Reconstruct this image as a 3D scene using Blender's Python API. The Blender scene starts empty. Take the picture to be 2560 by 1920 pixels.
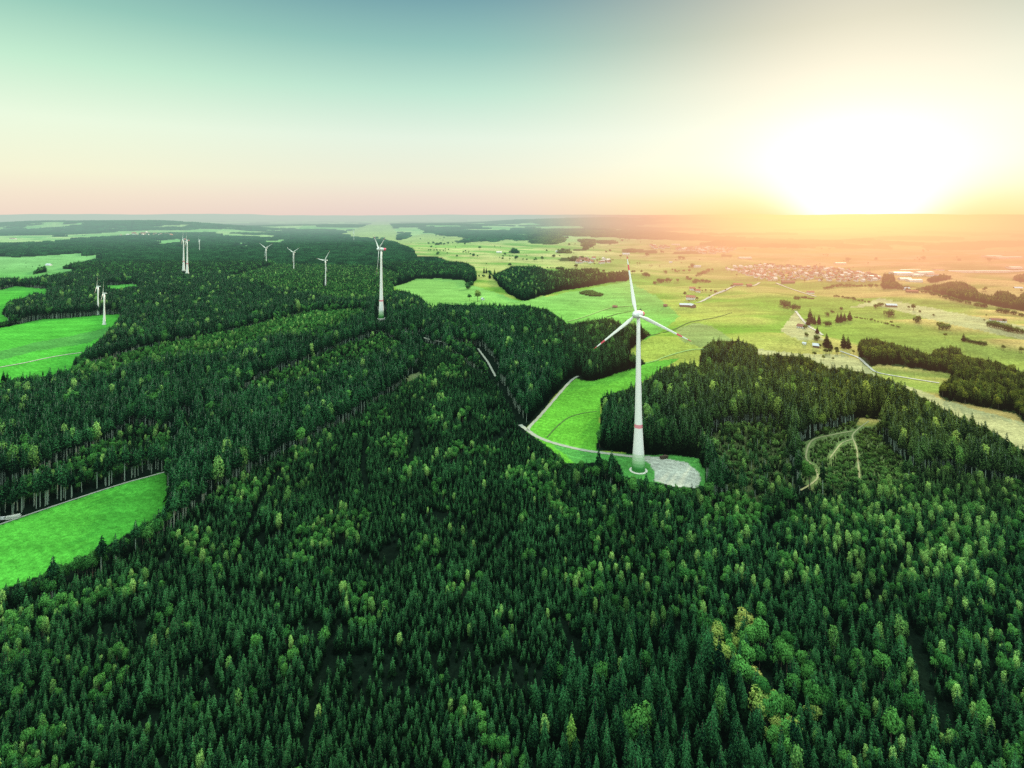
import bpy, bmesh, math, random
import numpy as np
from mathutils import Vector, Matrix, Euler

rng = np.random.default_rng(7)
random.seed(7)
SC = bpy.context.scene
COL = SC.collection

# ------------------------------------------------------------------ camera
F, H, HZ, CX = 1420.0, 226.0, 537.0, 1280.0
cam = bpy.data.cameras.new('camera')
cam.sensor_width = 36.0
cam.lens = F / 2560 * 36
cam.shift_y = (HZ - 960) / 2560
cam.clip_start = 1.0
cam.clip_end = 200000.0
camo = bpy.data.objects.new('camera', cam)
camo.location = (0, 0, H)
camo.rotation_euler = (math.pi / 2, 0, 0)
COL.objects.link(camo)
SC.camera = camo

# ------------------------------------------------------------------ terrain
_g = np.random.default_rng(3).random((256, 256))
def vnoise(x, y):
    x = np.asarray(x, float); y = np.asarray(y, float)
    xi = np.floor(x).astype(int); yi = np.floor(y).astype(int)
    fx = x - xi; fy = y - yi
    fx = fx * fx * (3 - 2 * fx); fy = fy * fy * (3 - 2 * fy)
    a = _g[xi & 255, yi & 255]; b = _g[(xi + 1) & 255, yi & 255]
    c = _g[xi & 255, (yi + 1) & 255]; d = _g[(xi + 1) & 255, (yi + 1) & 255]
    return (a * (1 - fx) + b * fx) * (1 - fy) + (c * (1 - fx) + d * fx) * fy
def fbm(x, y, o=4):
    s = 0; a = .5; t = 0
    for i in range(o):
        s = s + a * vnoise(x * 2 ** i + 17.3 * i, y * 2 ** i + 5.1 * i); t += a; a *= .5
    return s / t
def sstep(a, b, x):
    t = np.clip((x - a) / (b - a), 0, 1)
    return t * t * (3 - 2 * t)

def crest(x, y):
    return fbm(x / 210 + .9 * y / 140 + 1.4, y / 105 - .25 * x / 210 + 5.2, 2)

def height(x, y):
    x = np.asarray(x, float); y = np.asarray(y, float)
    yy = np.maximum(y, 1.0)
    u = x / yy
    h = 5.0 * (fbm(x / 260 + 3.1, y / 260 + 1.7, 3) - .5) * sstep(420, 900, y)
    w = sstep(.02, .3, u) * sstep(620, 950, y) * (1 - sstep(4000, 8000, y))
    h = h + w * (30 * (vnoise(x / 420 + .3 * y / 300, y / 210 + 9.2) - .5) + 17 * (fbm(x / 150 + 4.4, y / 95 + 2.2, 2) - .5) + 20 * (crest(x, y) - .5))
    # knoll under the second turbine and the ridge behind it
    h = h + 20 * np.exp(-((x + 255) / 220) ** 2 - ((y - 1120) / 260) ** 2)
    h = h + 26 * np.exp(-((x + 900) / 900) ** 2 - ((y - 3500) / 700) ** 2)
    far = sstep(3800, 8000, y)
    h = h + far * 70 * (fbm(x / 2600 + 8.8, y / 2100 + 3.3, 3) - .5)
    # long hazy ridge at right, wooded hills at left
    h = h + 150 * np.exp(-((y - 12500) / 1500) ** 2) * sstep(-2500, 1500, x) * (1 - sstep(4500, 9500, x))
    h = h + 120 * np.exp(-((y - 7600 + .1 * x) / 750) ** 2) * sstep(-9500, -6500, x) * (1 - sstep(-5200, -3000, x))
    h = h + 60 * np.exp(-((y - 9800) / 900) ** 2) * sstep(-5500, -3500, x) * (1 - sstep(-1500, 800, x))
    h = h + 40 * np.exp(-((y - 9000) / 700) ** 2) * sstep(4500, 7500, x)
    h = h + (226 + 170 * (vnoise(x / 5200. + 3, 0 * x + .5) - .35) + 40 * (vnoise(x / 1500., 0 * x + 7.5) - .5)) * np.exp(-((y - 40000) / 7000) ** 2)
    return h

def proj(x, y, z):
    return CX + F * x / y, HZ + F * (H - z) / y
def unproj(px, py):
    px = np.asarray(px, float); py = np.asarray(py, float)
    h = np.zeros_like(px)
    for _ in range(25):
        Y = F * (H - h) / np.maximum(py - HZ, 1.5)
        X = (px - CX) / F * Y
        h = .5 * h + .5 * height(X, Y)
    return X, Y, height(X, Y)
def at(px, py):
    X, Y, h = unproj(px, py)
    return float(X), float(Y), float(h)

# ------------------------------------------------------------------ land cover (outlines measured on the photograph, laid on the terrain)
FAR, TALL, YOUNG, BROAD, MIX, MEAD, MEADY, DRY, GRAVEL, SCRUB, LOW, AUT, MIX2, WOODC, WOODG, WOODI, WOODX, PEN, GRASSD, STUB, SHRUB, PALE = range(22)
RX0, RY0, RW, RH = -900, 537, 2220, 1000   # 2 px cells
gx = RX0 + 2 * np.arange(RW) + 1; gy = RY0 + 2 * np.arange(RH) + 1
ras = np.full((RH, RW), TALL, np.int8)
def fill(poly, cls, only=None):
    p = np.array(poly, float)
    x0 = max(0, int((p[:, 0].min() - RX0) // 2) - 1); x1 = min(RW, int((p[:, 0].max() - RX0) // 2) + 2)
    y0 = max(0, int((p[:, 1].min() - RY0) // 2) - 1); y1 = min(RH, int((p[:, 1].max() - RY0) // 2) + 2)
    if x1 <= x0 or y1 <= y0: return
    X, Y = np.meshgrid(gx[x0:x1], gy[y0:y1])
    X = X + 5 * (fbm(X / 23., Y / 17., 2) - .5); Y = Y + 3 * (fbm(X / 19. + 50, Y / 15., 2) - .5)
    ins = np.zeros(X.shape, bool)
    n = len(p)
    for i in range(n):
        ax, ay = p[i]; bx, by = p[(i + 1) % n]
        if ay == by: continue
        c = ((ay > Y) != (by > Y)) & (X < (bx - ax) * (Y - ay) / (by - ay) + ax)
        ins ^= c
    sub = ras[y0:y1, x0:x1]
    if only is not None: ins &= np.isin(sub, only)
    sub[ins] = cls

# stands inside the big forest
fill([(663,1168),(761,1122),(860,1067),(947,1012),(1001,977),(1030,950),(1060,870),(1120,880),(1230,960),(1330,1090),(1420,1170),(1560,1250),(1520,1450),(1380,1700),(1320,2600),(-900,2600),(-900,1750),(0,1560),(300,1420),(430,1330),(560,1230)], YOUNG)
fill([(1380,1180),(1560,1250),(1760,1260),(1960,1240),(2050,1240),(2230,1230),(2330,1180),(2700,1260),(3500,1400),(3500,2600),(1700,2600),(1420,1700),(1500,1460)], MIX2)
fill([(1330,2600),(1330,1760),(1450,1640),(1700,1560),(1900,1700),(2050,1900),(2150,2600)], TALL)
fill([(240,915),(376,875),(544,842),(661,815),(760,790),(900,780),(930,800),(850,830),(700,870),(560,905),(420,930),(260,965),(60,970),(170,930)], BROAD)
fill([(640,955),(756,915),(858,870),(960,840),(1010,870),(960,920),(860,950),(740,1000),(640,1010),(540,1040)], MIX)
fill([(-200,1250),(0,1225),(107,1190),(179,1152),(250,1120),(330,1070),(430,1080),(430,1150),(300,1200),(180,1235),(-200,1330)], MIX)
fill([(560,700),(700,660),(900,650),(1000,690),(980,760),(850,770),(700,740)], MIX)
fill([(1120,860),(1190,870),(1230,960),(1300,1060),(1380,1090),(1420,1170),(1330,1090),(1230,960)], MIX)
fill([(1740,1110),(1800,1075),(1860,1060),(1960,1070),(1990,1230),(1850,1290),(1790,1180)], SCRUB)
fill([(1999,1110),(2060,1080),(2130,1060),(2150,1046),(2215,1046),(2190,1085),(2230,1130),(2300,1180),(2240,1230),(2150,1240),(2040,1235),(2000,1200)], LOW)
fill([(2140,1062),(2150,1046),(2215,1048),(2180,1066)], MEADY)
fill([(2060,1280),(2250,1250),(2420,1290),(2540,1330),(2500,1420),(2380,1490),(2200,1500),(2060,1400)], PALE)
fill([(1740,1270),(1860,1250),(1930,1300),(1880,1350),(1770,1330)], BROAD)
fill([(1740,1600),(1830,1570),(1910,1580),(2030,1680),(2070,1760),(2010,1850),(1960,1930),(1900,1900),(1860,1760)], AUT)
fill([(1008,948),(1022,938),(1050,929),(1056,934),(1036,948),(1022,955)], STUB)
# far patchwork
fill([(-900,530),(-900,625),(0,616),(208,601),(289,592),(451,589),(590,594),(655,598),(662,610),(708,613),(715,603),(760,597),(840,592),(884,590),(960,598),(1030,560),(1100,530)], FAR)
fill([(376,602),(451,598),(470,603),(400,609)], MEAD)
fill([(560,611),(600,605),(620,606),(632,615),(600,612)], MEAD)
# open country at right
fill([(850,587),(900,592),(960,597),(1000,608),(1030,620),(1036,634),(1030,640),(1045,643),(1091,640),(1120,652),(1160,655),(1185,668),(1191,683),
      (1190,700),(1175,712),(1160,700),(1100,696),(1042,697),(1004,710),(983,716),(986,726),(1013,731),(1045,740),(1060,755),(1074,766),(1132,762),(1175,765),(1219,763),
      (1280,766),(1312,764),(1367,775),(1396,792),(1416,808),(1442,807),(1514,797),(1535,799),(1549,810),(1598,815),(1627,838),(1604,850),(1575,876),(1572,885),(1604,898),(1614,908),
      (1587,920),(1540,934),(1483,954),(1454,951),(1440,943),(1400,975),(1350,1035),(1316,1070),(1318,1080),(1345,1098),(1380,1125),(1415,1156),(1440,1158),(1496,1147),(1560,1147),(1580,1140),(1560,1131),(1492,1125),(1497,1080),(1504,1037),(1502,995),
      (1550,977),(1589,967),(1615,955),(1646,929),(1673,917),(1716,909),(1747,917),(1749,905),(1754,871),(1781,853),(1851,853),(1880,862),(1893,871),(1893,888),(1920,889),(2007,890),
      (2044,908),(2082,925),(2122,925),(2169,934),(2198,945),(2247,960),(2281,983),(2325,1006),(2412,1050),(2478,1078),(2560,1128),(2760,1230),(3540,1600),(3540,530),(1000,530)], MEADY)
fill([(900,530),(980,560),(1000,596),(1060,585),(1300,600),(1600,610),(1900,618),(3540,640),(3540,530)], FAR)
# greener and drier parts of it
fill([(983,716),(1042,697),(1100,696),(1160,700),(1175,712),(1300,752),(1440,728),(1570,703),(1640,740),(1700,790),(1650,830),(1610,850),(1400,830),(1280,790),(1074,770)], MEAD, [MEADY])
fill([(1300,1090),(1440,943),(1614,905),(1700,895),(1640,935),(1500,1010),(1500,1150),(1400,1160)], MEAD, [MEADY])
fill([(1690,822),(1735,806),(1775,812),(1836,853),(1781,853),(1754,869),(1710,855),(1695,840)], DRY)
fill([(1893,872),(2000,884),(2100,885),(2150,900),(2200,945),(2300,975),(2360,1000),(2560,1058),(3000,1200),(2600,1250),(1893,900)], DRY, [MEADY])
fill([(2120,770),(2200,765),(2330,800),(2560,850),(2900,900),(2900,860),(2560,815),(2330,770),(2200,745)], DRY, [MEADY])
fill([(1989,780),(2010,800),(2050,830),(2060,850),(2000,850),(1950,830),(1970,800)], DRY, [MEADY])
fill([(1380,770),(1480,785),(1560,780),(1590,800),(1520,797),(1430,806)], DRY, [MEADY])
# far side woods in open land
for p, c in [
    ([(1036,640),(1091,642),(1120,655),(1160,657),(1185,670),(1190,683),(1150,684),(1100,686),(1045,688),(1000,690),(1000,640)], TALL),
    ([(1042,688),(1100,688),(1150,692),(1185,706),(1176,716),(1160,700),(1100,694),(1042,696)], TALL),
    ([(1216,676),(1225,676),(1232,688),(1280,668),(1338,666),(1387,679),(1419,674),(1497,672),(1500,684),(1526,682),(1571,679),(1572,702),(1529,704),(1482,714),(1396,728),(1355,740),(1312,752),(1297,749),(1268,731),(1250,717),(1242,702),(1230,691)], WOODC),
    ([(1448,730),(1460,726),(1480,725),(1500,732),(1515,736),(1505,741),(1470,740),(1450,735)], SHRUB),
    ([(2146,853),(2190,850),(2238,861),(2290,876),(2325,887),(2340,873),(2400,868),(2406,888),(2498,908),(2560,931),(2800,1000),(2800,1130),(2560,1057),(2539,1034),(2455,1017),(2368,1002),(2347,990),(2349,965),(2385,936),(2354,930),(2192,910),(2180,918),(2160,912),(2147,895)], WOODG),
    ([(2350,712),(2375,706),(2410,706),(2440,722),(2445,735),(2485,742),(2490,729),(2515,729),(2545,745),(2560,730),(2700,740),(2700,800),(2560,778),(2500,768),(2440,755),(2400,750),(2330,733),(2290,720)], WOODI),
    ([(2535,690),(2560,685),(2700,680),(2700,712),(2560,706),(2530,700)], WOODI),
    ([(2316,700),(2339,688),(2377,688),(2380,697),(2325,708)], WOODX),
    ([(2209,685),(2235,685),(2238,702),(2252,714),(2310,720),(2209,722),(2200,712)], WOODX),
    ([(1057,573),(1110,571),(1190,578),(1280,576),(1290,596),(1240,604),(1190,604),(1145,608),(1135,603),(1180,596),(1100,588),(1060,577)], WOODX),
    ([(990,598),(999,587),(1022,582),(1022,592),(996,600)], WOODX),
    ([(1280,572),(1323,569),(1425,577),(1494,577),(1569,577),(1656,580),(1772,592),(1920,598),(2100,604),(2100,614),(1920,613),(1772,601),(1621,598),(1497,592),(1442,590),(1323,587),(1280,584)], WOODX),
    ([(1280,590),(1323,592),(1323,600),(1291,602)], WOODX),
    ([(1352,592),(1400,590),(1412,600),(1412,605),(1385,610),(1325,609),(1330,600)], WOODX),
    ([(1451,600),(1537,604),(1537,610),(1451,604)], WOODX),
    ([(1459,608),(1481,610),(1480,617),(1458,616)], WOODX),
    ([(1553,624),(1569,621),(1639,626),(1642,633),(1555,631)], WOODX),
    ([(1682,629),(1731,627),(1754,630),(1754,635),(1682,635)], WOODX),
    ([(1433,623),(1465,622),(1470,627),(1433,627)], WOODX),
    ([(1801,636),(1830,636),(1831,642),(1801,641)], WOODX),
    ([(1280,619),(1291,620),(1293,633),(1280,633)], WOODX),
    ([(1394,648),(1420,643),(1445,641),(1450,652),(1400,654)], WOODX),
    ([(1390,625),(1425,622),(1427,633),(1400,633)], WOODX),
]: fill(p, c)
# peninsula of tall spruce in front of the meadow
fill([(1280,780),(1367,778),(1416,812),(1514,800),(1549,812),(1620,838),(1604,850),(1575,876),(1614,908),(1483,954),(1442,943),(1380,960),(1300,900)], PEN, [TALL])
# fields at left
fill([(-900,860),(0,821),(46,811),(101,798),(179,794),(240,789),(298,785),(298,792),(289,810),(260,838),(234,865),(185,899),(176,925),(145,934),(110,940),(58,947),(20,957),(-900,960)], MEAD)
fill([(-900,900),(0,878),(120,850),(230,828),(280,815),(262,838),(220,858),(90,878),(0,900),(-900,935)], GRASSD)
fill([(-900,740),(0,725),(38,715),(116,723),(113,740),(95,733),(60,745),(17,757),(6,786),(29,801),(0,806),(-900,830)], MEAD)
fill([(-900,650),(0,640),(46,642),(208,633),(215,640),(262,634),(260,642),(200,655),(156,665),(158,673),(200,671),(174,679),(120,690),(64,698),(0,697),(-900,715)], MEAD)
fill([(82,681),(95,671),(112,667),(118,671),(115,680),(84,686)], TALL)
fill([(295,630),(312,625),(316,630),(300,633)], MEAD)
fill([(260,714),(330,710),(353,714),(310,722),(292,726),(272,722)], MEAD)
# bottom left meadow
fill([(-900,1640),(-900,1560),(0,1311),(202,1243),(318,1206),(395,1181),(414,1183),(419,1249),(405,1285),(347,1318),(275,1359),(202,1394),(116,1432),(0,1474)], MEAD)
# turbine clearing
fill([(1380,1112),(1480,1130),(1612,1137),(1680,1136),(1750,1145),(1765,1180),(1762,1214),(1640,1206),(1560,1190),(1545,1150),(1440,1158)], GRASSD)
fill([(1612,1139),(1643,1141),(1716,1156),(1747,1179),(1753,1199),(1743,1218),(1689,1216),(1635,1201),(1639,1180),(1627,1160),(1600,1148)], GRAVEL)

def cls_at(px, py):
    i = np.clip(((px - RX0) // 2).astype(int), 0, RW - 1); j = np.clip(((py - RY0) // 2).astype(int), 0, RH - 1)
    return ras[j, i]

ROADS = {}
def poly_px(pts, n=10):
    P = [Vector((*p, 0)) for p in pts]; out = []
    for i in range(len(P) - 1):
        a = P[max(i - 1, 0)]; b = P[i]; c = P[i + 1]; d = P[min(i + 2, len(P) - 1)]
        for k in range(n):
            t = k / n
            out.append(.5 * ((2 * b) + (-a + c) * t + (2 * a - 5 * b + 4 * c - d) * t * t + (-a + 3 * b - 3 * c + d) * t ** 3))
    out.append(P[-1])
    a = np.array([[p.x, p.y] for p in out])
    X, Y, h = unproj(a[:, 0], a[:, 1])
    return np.stack([X, Y, h], 1)
ROAD_DEF = [
    ('gravel_path', [(1445,941),(1425,955),(1385,1000),(1350,1040),(1325,1066),(1320,1078)], 3.6, 'gravel', 'pale gravel path climbing the left edge of the triangular meadow', 5),
    ('gravel_path', [(1300,1062),(1322,1078),(1345,1093),(1385,1108),(1450,1124),(1510,1133),(1575,1141),(1625,1148)], 4.6, 'gravel', 'pale gravel access road leading to the near turbine', 5),
    ('gravel_path', [(1010,829),(1040,835),(1068,848),(1110,856)], 3.6, 'gravel', 'short pale stretch of forest track right of the second turbine', 7),
    ('gravel_path', [(1195,872),(1208,890),(1219,905),(1230,925),(1239,942)], 3.0, 'gravel', 'curving pale forest track in the middle of the forest', 8),
    ('country_road', [(1740,757),(1754,754),(1786,737),(1809,728),(1830,718),(1844,715),(1882,715),(1899,707)], 6, 'road', 'pale country road running from the red-roofed farm to the town', 0),
    ('country_road', [(1989,778),(2007,801),(2024,818),(2041,827),(2056,838)], 5, 'road', 'pale lane curving down past the conifers at right', 0),
    ('country_road', [(2100,878),(2122,886),(2148,896),(2174,919),(2195,932),(2260,944),(2348,958)], 4, 'road', 'pale lane passing in front of the row of woodland at right', 3),
    ('country_road', [(1940,708),(1970,720),(2010,733),(2040,742)], 5, 'road', 'faint lane leaving the town towards the right', 0),
    ('field_track', [(1419,804),(1450,796),(1482,785),(1532,769),(1600,764)], 2.6, 'track', 'faint track across the meadow left of the rotor', 0),
    ('field_track', [(1517,793),(1545,785),(1578,779)], 2.4, 'dark', 'dark hedge line ending behind the rotor hub', 0),
    ('field_track', [(1613,841),(1650,834),(1685,824),(1715,810),(1734,804),(1790,794),(1830,782)], 2.6, 'dark', 'dark ditch line winding across the meadow right of the rotor', 0),
    ('field_track', [(1613,909),(1640,902),(1656,895),(1690,884),(1728,875),(1760,873)], 2.4, 'track', 'faint track across the yellow meadow above the right spruce stand', 0),
    ('field_track', [(1492,1029),(1470,1031),(1450,1035),(1430,1041),(1415,1048),(1388,1071),(1368,1094)], 1.6, 'dark', 'dark curved wheel track in the triangular meadow', 0),
    ('field_track', [(-60,933),(0,919),(60,908),(116,896),(160,888),(205,882)], 3.0, 'road', 'thin white farm track across the left meadow', 0),
    ('field_track', [(-60,1330),(0,1311),(100,1277),(202,1243),(260,1224),(318,1206),(370,1192),(420,1178)], 2.0, 'gravel', 'pale double track along the top of the bottom left meadow', 3),
    ('field_track', [(428,1145),(463,1096),(472,1070),(457,1041)], 1.2, 'dark', 'dim curved forest track at left above the meadow tip', 4),
    ('field_track', [(2172,1053),(2146,1072),(2131,1090),(2138,1110),(2142,1125),(2146,1162),(2149,1197)], 1.4, 'sand', 'sandy track running down the right clearing', 1.5),
    ('field_track', [(2131,1078),(2082,1087),(2030,1102),(2015,1142),(2030,1162),(2039,1174),(2044,1194),(2025,1212),(2001,1226)], 1.5, 'sand', 'sandy track looping round the left side of the right clearing', 2.5),
    ('field_track', [(2131,1098),(2105,1108),(2090,1125),(2075,1145)], 1.2, 'sand', 'short sandy spur in the middle of the right clearing', 2.5),
]
CLEAR = []
for nm, pts, w, m, lab, clr in ROAD_DEF:
    c = poly_px(pts); ROADS[lab] = (nm, c, w, m)
    if clr > 0: CLEAR.append((c, w / 2 + clr))
TRK = np.zeros((RH, RW), bool)
for lab, (nm_, c_, w_, m_) in ROADS.items():
    if m_ == 'dark': continue
    a_, b_ = proj(c_[:, 0], c_[:, 1], c_[:, 2])
    for k in range(len(a_) - 1):
        for t_ in np.linspace(0, 1, 12):
            qx_ = a_[k] + (a_[k + 1] - a_[k]) * t_; qy_ = b_[k] + (b_[k + 1] - b_[k]) * t_
            i_ = int((qx_ - RX0) // 2); j_ = int((qy_ - RY0) // 2)
            if 1 < i_ < RW - 2 and 1 < j_ < RH - 2: TRK[j_ - 1:j_ + 2, i_ - 1:i_ + 2] = True
for x0_, x1_, y0_, y1_ in ((936, 970, 768, 797), (454, 474, 655, 681), (809, 819, 700, 716)):
    TRK[(y0_ - RY0) // 2:(y1_ - RY0) // 2, (x0_ - RX0) // 2:(x1_ - RX0) // 2] = True
# dark extraction rides: no trees, nothing else
for pts, w in [([(920,1240),(908,1165),(915,1105)], 2.5), ([(1020,1175),(1040,1110),(1045,1075)], 3), ([(1050,1230),(1110,1190),(1180,1110)], 2.5),
               ([(560,1500),(640,1290),(700,1180)], 2.2), ([(1239,942),(1262,990),(1300,1062)], 4), ([(1110,856),(1160,862),(1195,872)], 3),
               ([(1920,1340),(1990,1280),(2060,1240)], 3), ([(1130,1560),(1200,1440),(1280,1330)], 2.2), ([(2290,1600),(2310,1720),(2370,1840)], 3.6),
               ([(1400,1560),(1440,1650),(1430,1700)], 3.2), ([(180,1640),(330,1520),(420,1400)], 2.0), ([(760,1900),(800,1700),(850,1560)], 2.2), ([(2060,1640),(2200,1500),(2300,1330)], 2.2)]:
    CLEAR.append((poly_px(pts, 8), w))

# ------------------------------------------------------------------ materials
def new_mat(name):
    m = bpy.data.materials.new(name); m.use_nodes = True
    nt = m.node_tree; nt.nodes.clear()
    return m, nt.nodes, nt.links
def pmat(name, col, rough=.8, spec=.2, var=.12, scale=.6, bump=0.0):
    m, N, L = new_mat(name)
    o = N.new('ShaderNodeOutputMaterial'); b = N.new('ShaderNodeBsdfPrincipled')
    b.inputs['Roughness'].default_value = rough; b.inputs['Specular IOR Level'].default_value = spec
    tc = N.new('ShaderNodeTexCoord'); no = N.new('ShaderNodeTexNoise'); no.inputs['Scale'].default_value = scale; no.inputs['Detail'].default_value = 4
    L.new(tc.outputs['Object'], no.inputs['Vector'])
    mx = N.new('ShaderNodeMix'); mx.data_type = 'RGBA'
    mx.inputs['A'].default_value = (*[max(0, c * (1 - var)) for c in col], 1); mx.inputs['B'].default_value = (*[min(1, c * (1 + var)) for c in col], 1)
    L.new(no.outputs['Fac'], mx.inputs['Factor']); L.new(mx.outputs['Result'], b.inputs['Base Color']); L.new(b.outputs[0], o.inputs[0])
    return m
def leaf_mat(name, c1, c2, trans=.35, bright=1.0, flare_tint=(5.0, 1.45, .8, 1)):
    m, N, L = new_mat(name)
    o = N.new('ShaderNodeOutputMaterial'); d = N.new('ShaderNodeBsdfDiffuse'); t = N.new('ShaderNodeBsdfTranslucent'); a = N.new('ShaderNodeMixShader')
    oi = N.new('ShaderNodeObjectInfo'); geo = N.new('ShaderNodeNewGeometry'); no = N.new('ShaderNodeTexNoise'); no.inputs['Scale'].default_value = .02; no.inputs['Detail'].default_value = 3
    L.new(geo.outputs['Position'], no.inputs['Vector'])
    tc = N.new('ShaderNodeTexCoord'); n2 = N.new('ShaderNodeTexNoise'); n2.inputs['Scale'].default_value = 3.2; L.new(tc.outputs['Object'], n2.inputs['Vector'])
    ad = N.new('ShaderNodeMath'); ad.operation = 'MULTIPLY_ADD'; ad.inputs[1].default_value = .75; L.new(oi.outputs['Random'], ad.inputs[0]); 
    s2 = N.new('ShaderNodeMath'); s2.operation = 'MULTIPLY_ADD'; s2.inputs[1].default_value = 2.6; s2.inputs[2].default_value = -1.3; L.new(n2.outputs['Fac'], s2.inputs[0]); L.new(s2.outputs[0], ad.inputs[2])
    mx = N.new('ShaderNodeMix'); mx.data_type = 'RGBA'; mx.clamp_factor = True
    mx.inputs['A'].default_value = (*c1, 1); mx.inputs['B'].default_value = (*c2, 1); L.new(ad.outputs[0], mx.inputs['Factor'])
    # slow change of brightness between stands
    mr = N.new('ShaderNodeMapRange'); mr.inputs['From Min'].default_value = .3; mr.inputs['From Max'].default_value = .7; mr.inputs['To Min'].default_value = .7 * bright; mr.inputs['To Max'].default_value = 1.35 * bright
    L.new(no.outputs['Fac'], mr.inputs['Value'])
    vm = N.new('ShaderNodeVectorMath'); vm.operation = 'SCALE'; L.new(mx.outputs['Result'], vm.inputs[0]); L.new(mr.outputs[0], vm.inputs['Scale'])
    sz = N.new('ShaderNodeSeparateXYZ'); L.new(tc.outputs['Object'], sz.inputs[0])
    hz_ = N.new('ShaderNodeMapRange'); hz_.inputs['From Min'].default_value = 2; hz_.inputs['From Max'].default_value = 9.5; hz_.interpolation_type = 'SMOOTHSTEP'; hz_.inputs['To Min'].default_value = .15 if 'spruce' in name else .35; hz_.inputs['To Max'].default_value = 2.3 if 'spruce' in name else 1.7; L.new(sz.outputs['Z'], hz_.inputs['Value'])  # crown shading put into the colour: low boughs dark, tops lit
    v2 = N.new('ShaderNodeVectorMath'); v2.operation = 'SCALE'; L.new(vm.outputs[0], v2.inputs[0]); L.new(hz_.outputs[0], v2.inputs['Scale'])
    # warm sun flare put into the leaf colour of the right-hand stands
    gp = N.new('ShaderNodeSeparateXYZ'); L.new(geo.outputs['Position'], gp.inputs[0])
    def mr_(src, a0, a1):
        k = N.new('ShaderNodeMapRange'); k.inputs['From Min'].default_value = a0; k.inputs['From Max'].default_value = a1; L.new(src, k.inputs['Value']); return k.outputs[0]
    ff = N.new('ShaderNodeMath'); ff.operation = 'MULTIPLY'; L.new(mr_(gp.outputs['X'], 90, 380), ff.inputs[0]); L.new(mr_(gp.outputs['Y'], 400, 640), ff.inputs[1])
    tm = N.new('ShaderNodeMix'); tm.data_type = 'RGBA'; tm.blend_type = 'MULTIPLY'; L.new(ff.outputs[0], tm.inputs['Factor']); L.new(v2.outputs[0], tm.inputs['A']); tm.inputs['B'].default_value = flare_tint
    class _o: outputs = [tm.outputs['Result']]
    vm = _o
    L.new(vm.outputs[0], d.inputs['Color']); L.new(vm.outputs[0], t.inputs['Color'])
    a.inputs[0].default_value = trans; L.new(d.outputs[0], a.inputs[1]); L.new(t.outputs[0], a.inputs[2]); L.new(a.outputs[0], o.inputs[0])
    return m

M = {}
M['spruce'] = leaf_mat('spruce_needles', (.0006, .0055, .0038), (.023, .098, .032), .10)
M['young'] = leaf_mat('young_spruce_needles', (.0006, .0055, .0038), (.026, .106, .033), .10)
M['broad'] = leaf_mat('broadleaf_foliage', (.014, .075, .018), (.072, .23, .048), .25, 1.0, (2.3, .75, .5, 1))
M['larch'] = leaf_mat('larch_foliage', (.035, .13, .03), (.22, .40, .11), .25, 1.0, (1.5, .9, .6, 1))
M['autumn'] = leaf_mat('autumn_foliage', (.10, .20, .04), (.36, .38, .11), .3, 1.0, (1, .8, .7, 1))
M['lime'] = leaf_mat('young_lime_needles', (.05, .16, .03), (.22, .42, .08), .3)
M['bush'] = leaf_mat('bush_foliage', (.03, .10, .03), (.08, .20, .05), .3, 1.0, (1.9, 1.05, .7, 1))
M['bark'] = pmat('bark', (.26, .34, .27), .95, .1, .3, 1.5)
M['barkd'] = pmat('dark_bark', (.10, .08, .06), .95, .1, .3, 1.5)

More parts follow.
